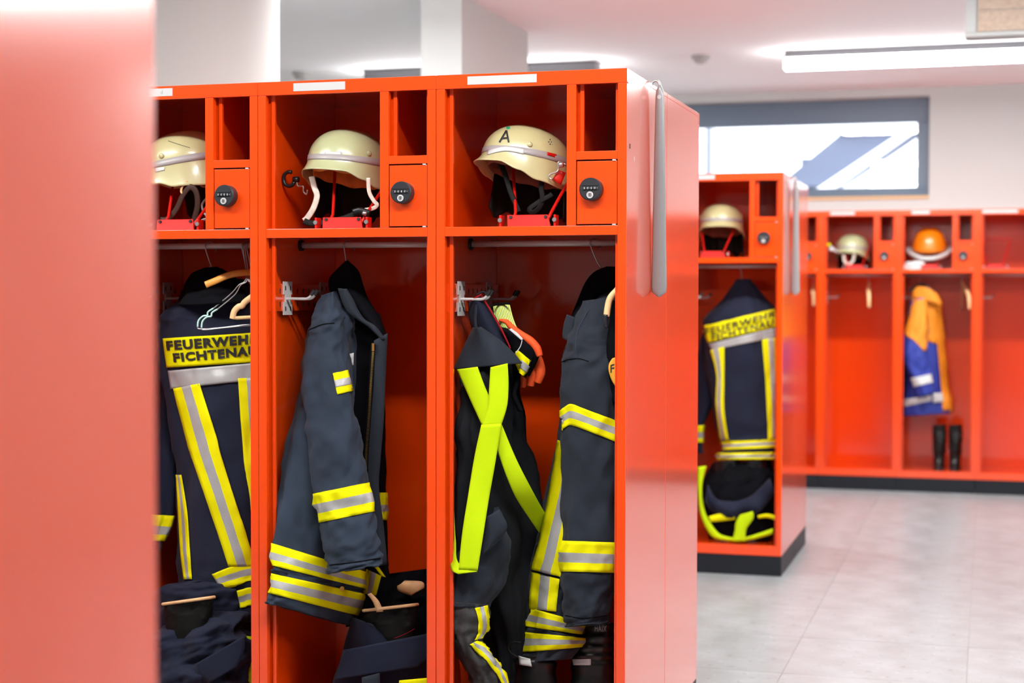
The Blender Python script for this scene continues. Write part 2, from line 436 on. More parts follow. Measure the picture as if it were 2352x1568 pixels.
for x in (P(1850, 400, 14).x,): box(bm, x-.06, x+.06, .2, .32, -.05, P(1176, 380, 14).z+.02)
obj('support_post', bm, OUTG, stt)
slab([(1868, 440), (2125, 268), (2125, 285), (1905, 440)], 13.95, 14.12, OUTW, 'stringer')
slab([(1925, 440), (2125, 305), (2125, 318), (1945, 440)], 14.0, 14.1, OUTW, 'handrail')
slab([(1940, 284), (2125, 278), (2125, 298), (1920, 304)], 14.05, 14.12, OUTW, 'landing_edge')

# ------------------------------------------------------------------ lockers
W, D, H = .5, .52, 1.85
ZS, ZK = 1.462, .093
def make_locker(label, loc, rz=0, group=None, strip=(.095, .255), hooks=(.135, .385), rest=None, full=True, text=None, slots=False, seam=True):
    t = thing('fire_locker', label, 'locker', loc, rz, group)
    def part(name, boxes, m=RED, bev=.0012, parent=t, label=None):
        bm = B()
        for b_ in boxes: box(bm, *b_)
        return obj(name, bm, m, parent, bevel=bev, label=label)
    part('plinth', [(.0008, W-.0008, .004, D-.001, 0, ZK)], PLINTH, .002)
    part('side_panel', [(.0006, .008, .018, D, ZK, H-.002)]); part('side_panel', [(W-.008, W-.0006, .018, D, ZK, H-.002)])
    part('back_panel', [(.008, W-.008, D-.012, D-.002, ZK, H-.004)])
    part('top_panel', [(0, W, .02, D, H-.012, H)])
    part('bottom_panel', [(.008, W-.008, .02, D-.012, ZK+.03, ZK+.042)])
    part('top_rail', [(0, W, 0, .02, H-.036, H)], bev=.002)
    part('bottom_rail', [(.0006, W-.0006, 0, .02, ZK, ZK+.046)], bev=.002)
    for x0, x1, lx0, lx1 in ((.0006, .0238, .0285, .0385), (W-.0238, W-.0006, W-.034, W-.0285)):
        part('post', [(x0, x1, 0, .02, ZK+.046, H-.036)], bev=.002)
        part('post_lip', [(lx0, lx1, .024, .034, ZK+.046, H-.03), (min(x0, lx0)+.006, max(x1, lx1)-.006, .03, .034, ZK+.046, H-.03)], bev=.001)
    part('shelf', [(.0238, W-.0238, .001, .02, ZS-.024, ZS), (.008, W-.008, .02, D-.012, ZS-.006, ZS-.0005)], bev=.0012)
    if not full: return t
    part('divider_post', [(.3455, .3700, .001, .02, ZS, H-.036)], bev=.0015)
    part('divider_lip', [(.3745, .3845, .024, .034, ZS+.185, H-.03), (.352, .3745, .03, .034, ZS+.185, H-.03)], bev=.001)
    part('divider_panel', [(.349, .355, .02, D-.012, ZS, H-.012)])
    part('cubby_floor', [(.3700, W-.0238, .001, .02, 1.626, 1.647), (.355, W-.008, .02, D-.012, 1.640, 1.6465)], bev=.0012)
    dr = part('door', [(.3722, .4748, .002, .02, 1.4655, 1.6225)], bev=.0015)
    bm = B(); lx, lz = .4125, 1.551
    cyl(bm, (lx, .002, lz), (lx, -.022, lz), .0285, .0285, 40, 0); cyl(bm, (lx, -.022, lz), (lx, -.0245, lz), .0285, .026, 40, 0)
    box(bm, lx-.021, lx+.021, -.0262, -.024, lz+.009, lz+.0105, 1)
    box(bm, lx-.0225, lx+.0225, -.0255, -.024, lz-.002, lz+.006, 1)
    for k in range(4):
        x = lx-.0135+k*.009; cyl(bm, (x-.0028, -.0252, lz+.002), (x+.0028, -.0252, lz+.002), .0042, None, 12, 0)
        box(bm, x-.0008, x+.0008, -.0302, -.0290, lz-.0005, lz+.0045, 2)
        box(bm, x+.0038, x+.0052, -.0268, -.0250, lz+.0012, lz+.0028, 2)
    cyl(bm, (lx, -.0245, lz-.0145), (lx, -.0270, lz-.0145), .0085, None, 20, 2)
    cyl(bm, (lx, -.0270, lz-.0145), (lx, -.0275, lz-.0145), .0055, None, 16, 3)
    box(bm, lx-.0008, lx+.0008, -.0279, -.0272, lz-.018, lz-.011, 1)
    lk = obj('combination_lock', bm, [LOCKM, DARK, STRIP, STEEL], dr, label='round black lock with four dials and key cylinder')
    for z in (1.4638, 1.6235):
        bm = B(); cyl(bm, (.467, .004, z-.0016), (.467, .004, z+.0016), .005, None, 12); obj('hinge_pin', bm, WHITEP, dr)
    bm = B(); cyl(bm, (.008, .255, 1.4265), (W-.008, .255, 1.4265), .0085, None, 20)
    rod = obj('clothes_rod', bm, CHROME, t, True)
    for x0 in (.008, W-.016):
        bm = B(); cyl(bm, (x0, .255, 1.4265), (x0+.008, .255, 1.4265), .016, None, 20); obj('rod_socket', bm, DARK, rod)
    # perforated hook rail on the left side panel
    bm = B(); box(bm, .009, .022, .02, D-.04, 1.243, 1.318)
    hr = obj('hook_rail', bm, RED, t, bevel=.002)
    bm = B()
    for k in range(12):
        y = .05+k*.038
        for z in (1.262, 1.298): box(bm, .0215, .0224, y, y+.006, z-.007, z+.007)
    obj('slot', bm, DARK, hr)['kind'] = 'stuff'
    for y in hooks:
        bm = B()
        box(bm, .0225, .0255, y-.028, y+.028, 1.289, 1.324); box(bm, .0225, .0255, y-.028, y+.028, 1.233, 1.268); box(bm, .0225, .0265, y-.018, y+.018, 1.266, 1.291)
        for s in (-1, 1):
            tube(bm, [(.025, y+s*.012, 1.277), (.06, y+s*.012, 1.277), (.085, y+s*.012, 1.277), (.096, y+s*.012, 1.283), (.103, y+s*.012, 1.293)], .0038, 8, True, 14)
            tube(bm, [(.099, y+s*.012, 1.287), (.108, y+s*.012, 1.300)], .0052, 8, True, None, 1)
        for z in (1.306, 1.25):
            for dy in (-.016, .016): box(bm, .0255, .026, y+dy-.003, y+dy+.003, z-.006, z+.006, 1)
        obj('double_hook', bm, [WHITEP, DARK], hr, label='white double hook with black tips')
    if rest is not None:
        x = rest
        bm = B()
        v = [(x-.058, .045, ZS+.031), (x+.050, .045, ZS+.031), (x+.062, .028, ZS+.001), (x-.052, .028, ZS+.001)]
        a = [bm.verts.new(p) for p in v]; b2 = [bm.verts.new((p[0], p[1]+.004, p[2])) for p in v]
        bm.faces.new(a); bm.faces.new(b2[::-1])
        for i in range(4): bm.faces.new((a[i], a[(i+1) % 4], b2[(i+1) % 4], b2[i]))
        bmesh.ops.recalc_face_normals(bm, faces=bm.faces)
        for s in (-1, 1): box(bm, x+s*.072-.003, x+s*.072+.003, .03, .06, ZS, ZS+.03)
        hr2 = obj('helmet_rest', bm, REDB, t, bevel=.001)
        bm = B(); pts = [(x+.05, .05, ZS+.01), (x+.045, .09, ZS+.05), (x+.02, .14, ZS+.10), (x+.085, .20, ZS+.185), (x-.085, .20, ZS+.185), (x-.02, .14, ZS+.10), (x-.045, .09, ZS+.05), (x-.05, .05, ZS+.01)]
        pts = [(x+.045, .05, ZS+.01), (x+.048, .09, ZS+.04), (x+.095, .22, ZS+.19), (x+.085, .23, ZS+.20), (x-.085, .23, ZS+.20), (x-.095, .22, ZS+.19), (x-.048, .09, ZS+.04), (x-.045, .05, ZS+.01)]
        tube(bm, pts, .0042, 8); obj('support_rod', bm, REDB, hr2, True)
        for s in (-1, 1):
            bm = B(); cyl(bm, (x+s*.072, .026, ZS+.017), (x+s*.072, .031, ZS+.017), .0055, None, 12); obj('screw', bm, STEEL, hr2)
            bm = B(); cyl(bm, (x+s*.046, .036, ZS+.025), (x+s*.046, .041, ZS+.025), .004, None, 10); obj('screw', bm, DARK, hr2)
    if strip:
        st = part('name_strip', [(strip[0], strip[1], -.0012, .0005, H-.0275, H-.0065)], STRIP, .0003, label='blank white name strip')
        if text:
            bm = text_mesh(text, 0)
            for v in bm.verts: v.co = V((strip[1]-.035+v.co.x*.006, -.0016, H-.022+v.co.y*.011))
            obj('lettering', bm, mat('grey print', (.25, .25, .25), .6), st)
    if slots:
        for y, z in ((.035, 1.66), (.085, 1.632)):
            bm = B(); box(bm, W-.0012, W+.0006, y, y+.005, z-.006, z+.006); obj('side_slot', bm, DARK if y < .05 else WHITEP, t)
    return t
XR1, D1 = -.860, 3.915
g1 = 'red lockers of the front row'
make_locker('right-hand locker of the sharp front row, its end panel facing the free floor', (XR1-W, D1, 0), 0, g1, strip=(.085, .268), rest=.235, slots=True)
make_locker('middle locker of the sharp front row, one side-on jacket inside', (XR1-2*W, D1, 0), 0, g1, strip=(.1035, .25), rest=.225)
make_locker('leftmost locker of the sharp front row, half hidden by the near red panel', (XR1-3*W, D1, 0), 0, g1, strip=(.06, .25), rest=.235, text='d')
make_locker('locker back to back with the front row end, only its plain end panel showing', (XR1, D1+2*D+.002, 0), pi, None, strip=None, full=False)
make_locker('blurred red locker filling the left edge of the picture, its end panel towards us', (-.835, 1.512, 0), pi, None, strip=None, full=False)
XM, D2 = -.8945, 7.391
make_locker('locker at the end of the second row, behind the front row, near the window', (XM-W, D2, 0), 0, None, strip=(.02, .185), rest=.17)
make_locker('locker back to back with the second row end, only its end panel showing', (XM, D2+2*D+.002, 0), pi, None, strip=None, full=False)
make_locker('second locker from the end of the second row, behind the front row', (XM-2*W, D2, 0), 0, None, rest=.2)
make_locker('third locker of the second row, against the white stub wall', (XM-3*W, D2, 0), 0, None, rest=.2)
X3, D3 = -1.067, 10.868
g3 = 'red lockers along the window wall'
make_locker('far wall locker whose left part the second row hides', (X3-W, D3, 0), 0, g3, hooks=(.2,))
make_locker('far wall locker with a pale helmet and one spare hanger', (X3, D3, 0), 0, g3, strip=(.06, .22), hooks=(.2,), rest=.22)
make_locker('far wall locker with the orange helmet and orange blue jacket', (X3+W, D3, 0), 0, g3, strip=(.085, .20), hooks=(.2,), rest=.2)
make_locker('far wall locker at right picture edge with an empty helmet rest', (X3+2*W, D3, 0), 0, g3, strip=(.03, .25), hooks=(.2,), rest=.115)
make_locker('far wall locker just beyond the right picture edge', (X3+3*W, D3, 0), 0, g3, hooks=(.2,))

# shoehorns hung on the end panels
def shoehorn(X, px, ytop, ybot, label, Yp):
    top = P(px, ytop, Yp).z; bot = P(px, ybot, Yp).z
    t = thing('shoehorn', label, 'shoehorn', (X, Yp, bot)); L = top-bot
    bm = B(); g = []
    n = 40
    for i in range(n+1):
        f = i/n; wd = .0105+.0105*f if f > .03 else .010*math.sqrt(max(f/.03, .05))
        z = L*(1-f)
        if f > .96: wd *= math.sqrt(max(0.02, 1-((f-.96)/.04)**2))
        row = []
        for j in range(9):
            a = (j/8-.5)*2.2; row.append(bm.verts.new((.020+wd*sin(a)/sin(1.1), -.010*cos(a)+.008, z)))
        g.append(row)
    gridfaces(bm, g); bmesh.ops.recalc_face_normals(bm, faces=bm.faces)
    obj('blade', bm, mat('grey lacquered steel', (.30, .315, .32), .3, .5, metal=.3), t, True, solid=.0015)
    bm = B(); tube(bm, [(.020, 0, L-.012), (.019, .004, L+.004), (.010, .006, L+.012), (.0, .006, L+.008), (-.004, .006, L-.006)], .0035, 8, True, 18); obj('hook', bm, STEEL, t, True)
    bm = B(); cyl(bm, (.020, .0, L-.032), (.020, -.0035, L-.032), .0055, None, 16); obj('rivet', bm, WHITEP, t)
shoehorn(XR1, 1512, 195, 682, 'long grey metal shoehorn hanging on the end panel of the front row', 4.225)
shoehorn(XM, 1822, 412, 678, 'blurred grey shoehorn hanging on the end panel of the second row', 7.70)

# ------------------------------------------------------------------ helmets
def helmet(label, loc, yaw, pitch=0, roll=0, s=1.0, paint=HELM, liner=LINER, band_=True, guard=(105, 255), group=None, strap=None, cat='helmet', name='fire_helmet', rest=None, knob=True, brim=None):
    t = thing(name, label, cat, loc, 0, group)
    R = Matrix.Rotation(yaw, 4, 'Z') @ Matrix.Rotation(pitch, 4, 'X') @ Matrix.Rotation(roll, 4, 'Y') @ Matrix.Scale(s, 4)
    VD = .6
    def lerp_tab(tab, a):
        a = abs(((a+pi) % (2*pi))-pi)*180/pi
        for (a0, v0), (a1, v1) in zip(tab, tab[1:]):
            if a <= a1:
                f = (a-a0)/(a1-a0); f = f*f*(3-2*f); return v0+(v1-v0)*f
        return tab[-1][1]
    ZR = [(0, -.034), (36, -.036), (62, -.058), (85, -.080), (125, -.092), (180, -.094)]
    OU = [(0, .024), (45, .014), (75, .007), (105, .012), (135, .024), (180, .030)]
    def S(a, v, off=0):
        ca, sa = cos(a), sin(a)      # a = 0 is the front, -y
        hy = .140 if ca > 0 else .148; hx = .118
        if v <= VD:
            th = v/VD*pi/2; r = sin(th)**.92; z = .106*cos(th)**.96; o = 0
        else:
            q = (v-VD)/(1-VD); r = 1; z = lerp_tab(ZR, a)*q; o = lerp_tab(OU, a)*q**1.8 + .003*q
        return V((sa*(hx*r+o+off*r), -ca*(hy*r+o+off*r), z+off*(1-r)))
    bm = B(); nu, nv = 72, 36; rings = []
    topv = bm.verts.new(S(0, 0))
    for i in range(1, nv+1): rings.append([bm.verts.new(S(2*pi*j/nu, i/nv)) for j in range(nu)])
    for j in range(nu): bm.faces.new((topv, rings[0][j], rings[0][(j+1) % nu]))
    for i in range(nv-1):
        for j in range(nu): bm.faces.new((rings[i][j], rings[i+1][j], rings[i+1][(j+1) % nu], rings[i][(j+1) % nu]))
    bmesh.ops.recalc_face_normals(bm, faces=bm.faces)
    bm.transform(R); tb = bm.copy(); tb.transform(Matrix.Translation(V(loc))); tree = BVHTree.FromBMesh(tb); tb.free()
    obj('shell', bm, paint, t, True, solid=.003, offset=-1)
    if band_:
        bm = B(); g = []
        for i in range(3): g.append([bm.verts.new(S(2*pi*j/nu, VD-.045+.085*i/2, .0012)) for j in range(nu)])
        for i in range(2):
            for j in range(nu): bm.faces.new((g[i][j], g[i+1][j], g[i+1][(j+1) % nu], g[i][(j+1) % nu]))
        bm.transform(R); obj('reflective_band', bm, mat('pale reflective tape', (.30, .285, .285), .35), t, True, solid=.0008)
    # liner: leather cap inside, hanging a bit below the rim in front
    bm = B(); rings = []
    for i in range(0, 13):
        f = i/12; rr = []
        for j in range(48):
            a = 2*pi*j/48; k = .93
            p = S(a, VD*f if f < .7 else VD*f, 0)
            p = V((p.x*k, p.y*k, p.z*.92-.004-(.05*max(0, f-.6)/.4)*(1+.35*cos(a)*-1) + .003*sin(a*8)*f))
            if f > .7: q = 1-.10*((f-.7)/.3); p.x *= q; p.y *= q
            rr.append(bm.verts.new(p))
        rings.append(rr)
    for i in range(12):
        for j in range(48): bm.faces.new((rings[i][j], rings[i+1][j], rings[i+1][(j+1) % 48], rings[i][(j+1) % 48]))
    bm.transform(R); obj('liner', bm, liner, t, True, solid=.002)
    if knob:
        bm = B()
        for a in (radians(72), radians(-72)):
            p = S(a, VD-.09, 0); q = S(a, VD-.09, .007); n_ = (q-p).normalized()
            tube(bm, [p, p+n_*.004, p+n_*.006], [.0085, .0085, .004], 14)
        bm.transform(R); obj('rivet', bm, paint, t, True)
    if guard:
        bm = B(); g = []
        for i in range(13):
            f = i/12; row = []
            for j in range(33):
                a = radians(guard[0]+(guard[1]-guard[0])*j/32); p = S(a, .97, -.014); dz = f*(.118+.015*sin(j*.9))
                k = 1+.05*f+.04*sin(j*1.7+f*2)*f
                row.append(bm.verts.new((p.x*k, p.y*k, p.z*.4-.02-dz)))
            g.append(row)
        gridfaces(bm, g); bm.transform(R); obj('neck_guard', bm, LEATHER, t, True, solid=.003)
    if strap:
        for pts, wd, m_, nm, sec in strap:
            bm = B(); tube(bm, pts, wd, 8, True, 36, flat=(0.35, -1, .1, .16)); o = obj(nm, bm, m_, t, True, world=True)
    return t, tree, R
def hp(px, py, Y): return P(px, py, Y)
YH = 4.10
# bay 3, helmet with the letter A
c3 = P(1206, 366, YH)
t3, tr3, _ = helmet('scuffed yellowish helmet marked with a black A, right-hand front locker', c3, radians(-48), radians(-9), radians(-2), .84, HELM, LINERD, guard=(128, 292), strap=[
    (pxpath([(1148, 372), (1160, 400), (1172, 440), (1185, 470), (1192, 486)], 4.03), .007, LEATHER, 'chin_strap', 0),
    (pxpath([(1246, 405), (1243, 430), (1246, 455), (1240, 475), (1225, 488), (1216, 480), (1240, 462), (1262, 450), (1268, 445)], 4.03), .007, LEATHER, 'chin_strap', 0)])
for A, Bq in (((1147, 327), (1163, 300)), ((1163, 300), (1168, 327)), ((1152, 318), (1168, 317))):
    d = (V(Bq)-V(A)).normalized(); n_ = V((-d.y, d.x))*2.0
    patch('lettering', tr3, [tuple(V(A)+n_), tuple(V(Bq)+n_)], [tuple(V(A)-n_), tuple(V(Bq)-n_)], INK, t3, YH, 2, 8, .0015, None, .0006)
patch('paint_dot', tr3, [(1163, 297), (1163, 292)], [(1171, 296), (1171, 291)], GREEN, t3, YH, 4, 4, .0012, None, .0005, ).__setitem__('label', 'green paint blotch')
patch('tape', tr3, [(1121, 345), (1160, 337), (1203, 343)], [(1118, 356), (1160, 347), (1202, 354)], mat('bright tape', (.5, .5, .5), .4), t3, YH, 3, 20, .0028, None, .0005)
patch('tape', tr3, [(1255, 349), (1275, 354), (1290, 360)], [(1255, 356), (1275, 362), (1290, 368)], REDB, t3, YH, 3, 10, .003, None, .0005).__setitem__('label', 'red tape')
for k in range(7):
    a = k*pi/3; x, y = (1266+6*cos(a), 326+6*sin(a)) if k else (1266, 326)
    patch('vent_hole', tr3, [(x-1, y-1.6), (x-1, y+1.6)], [(x+1, y-1.6), (x+1, y+1.6)], DARK, t3, YH, 1, 1, .001, None, .0004)
# lamp clip on the right of that helmet
bm = B(); tube(bm, pxpath([(1268, 412), (1262, 408), (1264, 400), (1282, 392), (1283, 372), (1300, 378)], 4.02), .0022, 8, True, 24); tube(bm, pxpath([(1284, 378), (1294, 378)], 4.0), .0075, 12)
obj('lamp_clip', bm, [STEEL], t3, True, world=True)
sheet('clip_plate', [(1283, 390), (1270, 412)], [(1300, 396), (1288, 425)], REDB, t3, 4.03, 4, 4, .004)

# bay 2, helmet seen from the front
c2 = P(799, 374, YH)
S2 = [(pxpath([(716, 405), (722, 430), (728, 450), (720, 478), (706, 500), (698, 507)], 4.02), .008, STRAPW, 'chin_strap', 0),
      (pxpath([(698, 507), (712, 512), (745, 511), (780, 504), (805, 495), (820, 488)], 4.00), .0085, LEATHER, 'chin_strap', 0),
      (pxpath([(846, 408), (848, 440), (858, 460), (866, 470), (858, 478), (840, 482), (815, 486)], 4.02), .0055, STRAPW, 'chin_strap', 0)]
t2, tr2, _ = helmet('clean pale green helmet with a white chin strap, middle front locker', c2, radians(-14), radians(-2), radians(3), .86, HELMG, LINER, guard=(112, 275), strap=S2)
bm = B(); tube(bm, pxpath([(812, 489), (825, 485), (838, 488), (848, 492)], 3.99), .011, 10, True, 12, flat=(.3, -1, 0, .5)); tube(bm, pxpath([(834, 488), (842, 492)], 3.985), .006, 10, True, None, 1)
obj('buckle', bm, [BLKP, STEEL], t2, True, world=True)
patch('tape', tr2, [(746, 349), (746, 357)], [(785, 348), (785, 356)], mat('bright tape', (.5, .5, .5), .4), t2, YH, 8, 3, .001, None, .0005)
bm = B(); cen = P(664, 411, 4.05); rr = .017
pts = []
for k in range(15):
    a = radians(65+k*19.5); pts.append(cen+V((cos(a)*rr, 0, sin(a)*rr*1.15)))
tube(bm, pts, .0055, 8); tube(bm, pxpath([(674, 412), (686, 412)], 4.05), .008, 10)
tube(bm, pxpath([(684, 406), (683, 426), (696, 428), (697, 440), (704, 446), (706, 436)], 4.05), .0022, 8, True, 24, 1)
obj('lamp_clip', bm, [BLKP, STEEL], t2, True, world=True, label='black snap clip for a lamp')

# bay 1, helmet seen from its side
c1 = P(424, 377, 4.12)
S1 = [(pxpath([(368, 505), (385, 503), (405, 480), (420, 448), (436, 430), (450, 440), (454, 470), (446, 505), (443, 522)], 4.02), .0085, mat('brown leather', (.035, .012, .007), .55, .2), 'chin_strap', 0),
      (pxpath([(430, 415), (419, 428), (416, 440), (420, 443)], 4.02), .003, TAN, 'strap_loop', 0),
      (pxpath([(472, 415), (462, 425), (470, 428), (478, 424)], 4.06), .003, STEEL, 'strap_loop', 0),
      (pxpath([(474, 455), (464, 470), (468, 488), (476, 500), (460, 508), (456, 520)], 4.06), .003, STEEL, 'strap_loop', 0)]
t1, tr1, _ = helmet('scratched cream helmet in side view beside the near red panel', c1, radians(-76), radians(11), 0, .87, HELM, LINERD, guard=(130, 290), strap=S1)
patch('scratch', tr1, [(386, 323), (410, 331), (436, 339)], [(386, 324.2), (410, 332.2), (436, 340)], SLATE, t1, 4.12, 1, 16, .0008, None, .0003)
patch('tape', tr1, [(356, 386), (377, 383)], [(356, 396), (377, 391)], mat('bright tape', (.5, .5, .5), .4), t1, 4.12, 3, 8, .0028, None, .0005)

# second row and far wall
helmet('blurred cream helmet in the second row locker before the window', P(1657, 511, 7.62), radians(4), radians(-3), 0, .86, HELM, LINERD)
helmet('small pale helmet with a lamp at its side, far wall under the window', P(1958, 570, 11.1), radians(-12), 0, radians(4), .90, HELMG, LINERD, strap=[(pxpath([(1938, 585), (1940, 600), (1950, 606), (1960, 596), (1962, 575)], 10.98), .009, STRAPW, 'chin_strap', 0)])
hl = thing('helmet_lamp', 'tiny white and yellow lamp clipped beside the far pale helmet', 'lamp', P(1906, 570, 10.9))
bm = B(); tube(bm, [(0, 0, 0), (.03, 0, -.012)], [.018, .012], 12); obj('lamp_body', bm, WHITEP, hl, True)
bm = B(); tube(bm, [(-.008, 0, .018), (-.008, 0, .032)], [.016, .012], 12); obj('lamp_cap', bm, YEL, hl, True)
bm = B(); tube(bm, [(.03, 0, -.012), (.06, .02, -.03), (.07, .05, -.03)], .006, 8); obj('clip', bm, STEEL, hl, True)
def hard_hat(px, py, Y):
    t = thing('hard_hat', 'orange hard hat with white upturned brim on the far wall shelf', 'helmet', P(px, py, Y))
    bm = B(); rings = []; nu = 48
    for i in range(1, 19):
        th = i/18*pi/2; rings.append([bm.verts.new((.112*sin(th)**.9*cos(2*pi*j/nu), .135*sin(th)**.9*sin(2*pi*j/nu), .155*cos(th)**.95+(.006*max(0, cos(4*pi*j/nu))*cos(th)))) for j in range(nu)])
    tv = bm.verts.new((0, 0, .155))
    for j in range(nu): bm.faces.new((tv, rings[0][j], rings[0][(j+1) % nu]))
    for i in range(17):
        for j in range(nu): bm.faces.new((rings[i][j], rings[i+1][j], rings[i+1][(j+1) % nu], rings[i][(j+1) % nu]))
    bm.transform(Matrix.Rotation(radians(8), 4, 'X')); obj('shell', bm, ORANGEP, t, True, solid=.003)
    bm = B(); g = []
    for i in range(5):
        f = i/4; row = []
        for j in range(nu+1):
            a = 2*pi*j/nu; fr = max(0, -sin(a)); k = .112+.035*f, .135+.03*f+.02*f*fr
            row.append(bm.verts.new((k[0]*cos(a), k[1]*sin(a), -.028+.012*f*f+.035*(cos(a)**2)*f - .012*fr)))
        g.append(row)
    gridfaces(bm, g)
    for j in range(nu):  # outer lip
        pass
    bm.transform(Matrix.Rotation(radians(8), 4, 'X')); obj('brim', bm, WHITEP, t, True, solid=.022, offset=0)
hard_hat(2135, 576, 11.1)
# crumpled cloth beside it
L = Loft([(2082, 602, 2112, 598, 10.93, .02), (2076, 607, 2120, 603, 10.93, .05), (2075, 615, 2122, 614, 10.93, .05), (2076, 618, 2121, 618, 10.93, .05)], fold(4, .02, 1.8, 1.2))
t = thing('white_cloth', 'crumpled white cloth on the shelf beside the orange hard hat', 'cloth', P(2098, 618, 10.93))
loft_obj('cloth_bundle', L, WHITEC, t, 28, 12, 0)

# ------------------------------------------------------------------ hangers
def hook_wire(bm, X, Y, z_end, xz_end=0, r=.0016, ang=0, mi=0):
    """hook over the rod at X: rod centre z=1.4265"""
    zc = 1.4265; R_ = .0105; pts = []
    d = V((sin(ang), cos(ang), 0))
    for k in range(9):
        a = radians(200-k*25); pts.append(V((X, Y, zc)) + d*(-cos(a)*-R_*-1) + V((0, 0, sin(a)*R_)))
    pts = pts[:]
    pts.append(V((X, Y, zc-.03)) + d*.012); pts.append(V((X+xz_end, Y, z_end)))
    tube(bm, pts, r, 8, True, 40, mi)
# ------------------------------------------------------------------ jackets, front row
RODY = D1+.255
# ---- middle locker: jacket hung side-on
J = thing('fire_jacket', 'navy fire jacket hung side-on with open zip, middle front locker', 'jacket', (-1.62, RODY, .55), group=None)
Lb = Loft([(775, 655, 800, 650, 4.22, .06), (745, 690, 815, 690, 4.22, .15), (712, 740, 828, 740, 4.22, .19), (704, 780, 830, 780, 4.22, .19), (690, 870, 834, 860, 4.22, .17), (670, 960, 838, 960, 4.14, .12, 4.06),
           (658, 1050, 842, 1070, 4.1, .10, 4.01), (645, 1170, 846, 1210, 4.07, .085, 3.96), (634, 1250, 838, 1312, 4.05, .08, 3.93), (628, 1299, 834, 1350, 4.04, .08, 3.91), (626, 1317, 830, 1362, 4.04, .08, 3.905), (620, 1362, 817, 1412, 4.04, .08, 3.895), (613, 1384, 808, 1436, 4.04, .08, 3.89)],
          fold(3, .022, 1.9, .22, .010, .9, .9))
ob, tb = loft_obj('body', Lb, NAVY, J, 72, 80)
band('reflective_band', Lb, 8, 9, J); band('reflective_band', Lb, 10, 11, J)
bm = B(); L_ = []
Ls = Loft([(744, 676, 770, 668, 4.08, .03), (722, 715, 786, 715, 4.06, .05), (709, 755, 792, 745, 4.05, .058), (699, 800, 803, 795, 4.04, .06), (694, 880, 812, 870, 4.02, .06), (699, 960, 822, 950, 4.0, .062), (706, 1040, 835, 1030, 3.98, .060),
           (717, 1134, 846, 1108, 3.955, .058), (733, 1200, 859, 1174, 3.94, .058), (747, 1262, 869, 1240, 3.93, .058), (756, 1300, 875, 1280, 3.925, .058), (759, 1314, 876, 1296, 3.92, .056)], fold(8, .014, 1.6, .35, .007, .9, 1.6, .018, 1.2, 1.1))
os_, ts_ = loft_obj('sleeve', Ls, NAVY, J, 56, 90)
band('reflective_band', Ls, 7, 8, J, .0025)
patch('reflective_patch', ts_, [(765, 857), (775, 906)], [(798, 850), (810, 897)], [YEL, SIL], J, 4.0, 8, 12, .003, None, .0015)
for o in [J.children[-1]]:
    for p in o.data.polygons: p.material_index = 0
patch('reflective_patch', ts_, [(768.5, 874), (772, 890)], [(802, 866), (806, 882)], SIL, J, 4.0, 8, 6, .0045, None, .0008)
# seam ridges
patch('seam', ts_, [(706, 758), (740, 744), (768, 741)], [(706, 760), (740, 746), (768, 743)], BLACK, J, 4.0, 1, 20, .0012, None, .001)
patch('seam', ts_, [(757, 1296), (810, 1290), (874, 1280)], [(757, 1298.5), (810, 1292.5), (874, 1282.5)], BLACK, J, 4.0, 1, 20, .0014, None, .001)
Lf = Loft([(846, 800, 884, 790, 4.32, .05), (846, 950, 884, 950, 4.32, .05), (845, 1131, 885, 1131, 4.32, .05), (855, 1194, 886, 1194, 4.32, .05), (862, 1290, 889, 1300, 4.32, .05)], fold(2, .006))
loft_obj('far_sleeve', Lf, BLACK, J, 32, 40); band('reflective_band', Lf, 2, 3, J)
sheet('lining', [(775, 680), (800, 760), (806, 830), (808, 930), (818, 1020), (838, 1110), (850, 1290)], [(872, 720), (880, 760), (878, 830), (872, 930), (866, 1020), (868, 1110), (884, 1310)], BLACK, J, 4.12, 10, 30, .0, .004)
sheet('front_flap', [(860, 782), (857, 850), (849, 950), (841, 1060), (843, 1110), (852, 1200), (866, 1300)], [(890, 765), (886, 850), (882, 950), (874, 1050), (870, 1120), (880, 1200), (889, 1295)], SLATE, J, 4.06, 8, 40, .008, .008)
bm = B(); zp = smooth_path(pxpath([(857, 808), (852, 880), (848, 950), (842, 1030), (840, 1085)], 4.05), 100)
for i in range(99):
    p = zp[i]; q = zp[i+1]; d = (q-p)
    tube(bm, [p+d*.15+V((-.0030, 0, 0)), p+d*.15+V((.0030, 0, 0))], .0011, 4)
obj('zip_teeth', bm, GOLD, J, world=True)['kind'] = 'stuff'
bm = B(); tube(bm, pxpath([(857, 788), (857, 806)], 4.045), .0042, 8); obj('zip_slider', bm, GOLD, J, world=True)
sheet('zip_tape', [(852, 790), (846, 880), (842, 950), (836, 1030), (834, 1088)], [(863, 790), (858, 880), (854, 950), (848, 1030), (846, 1088)], BLACK, J, 4.056, 3, 30)
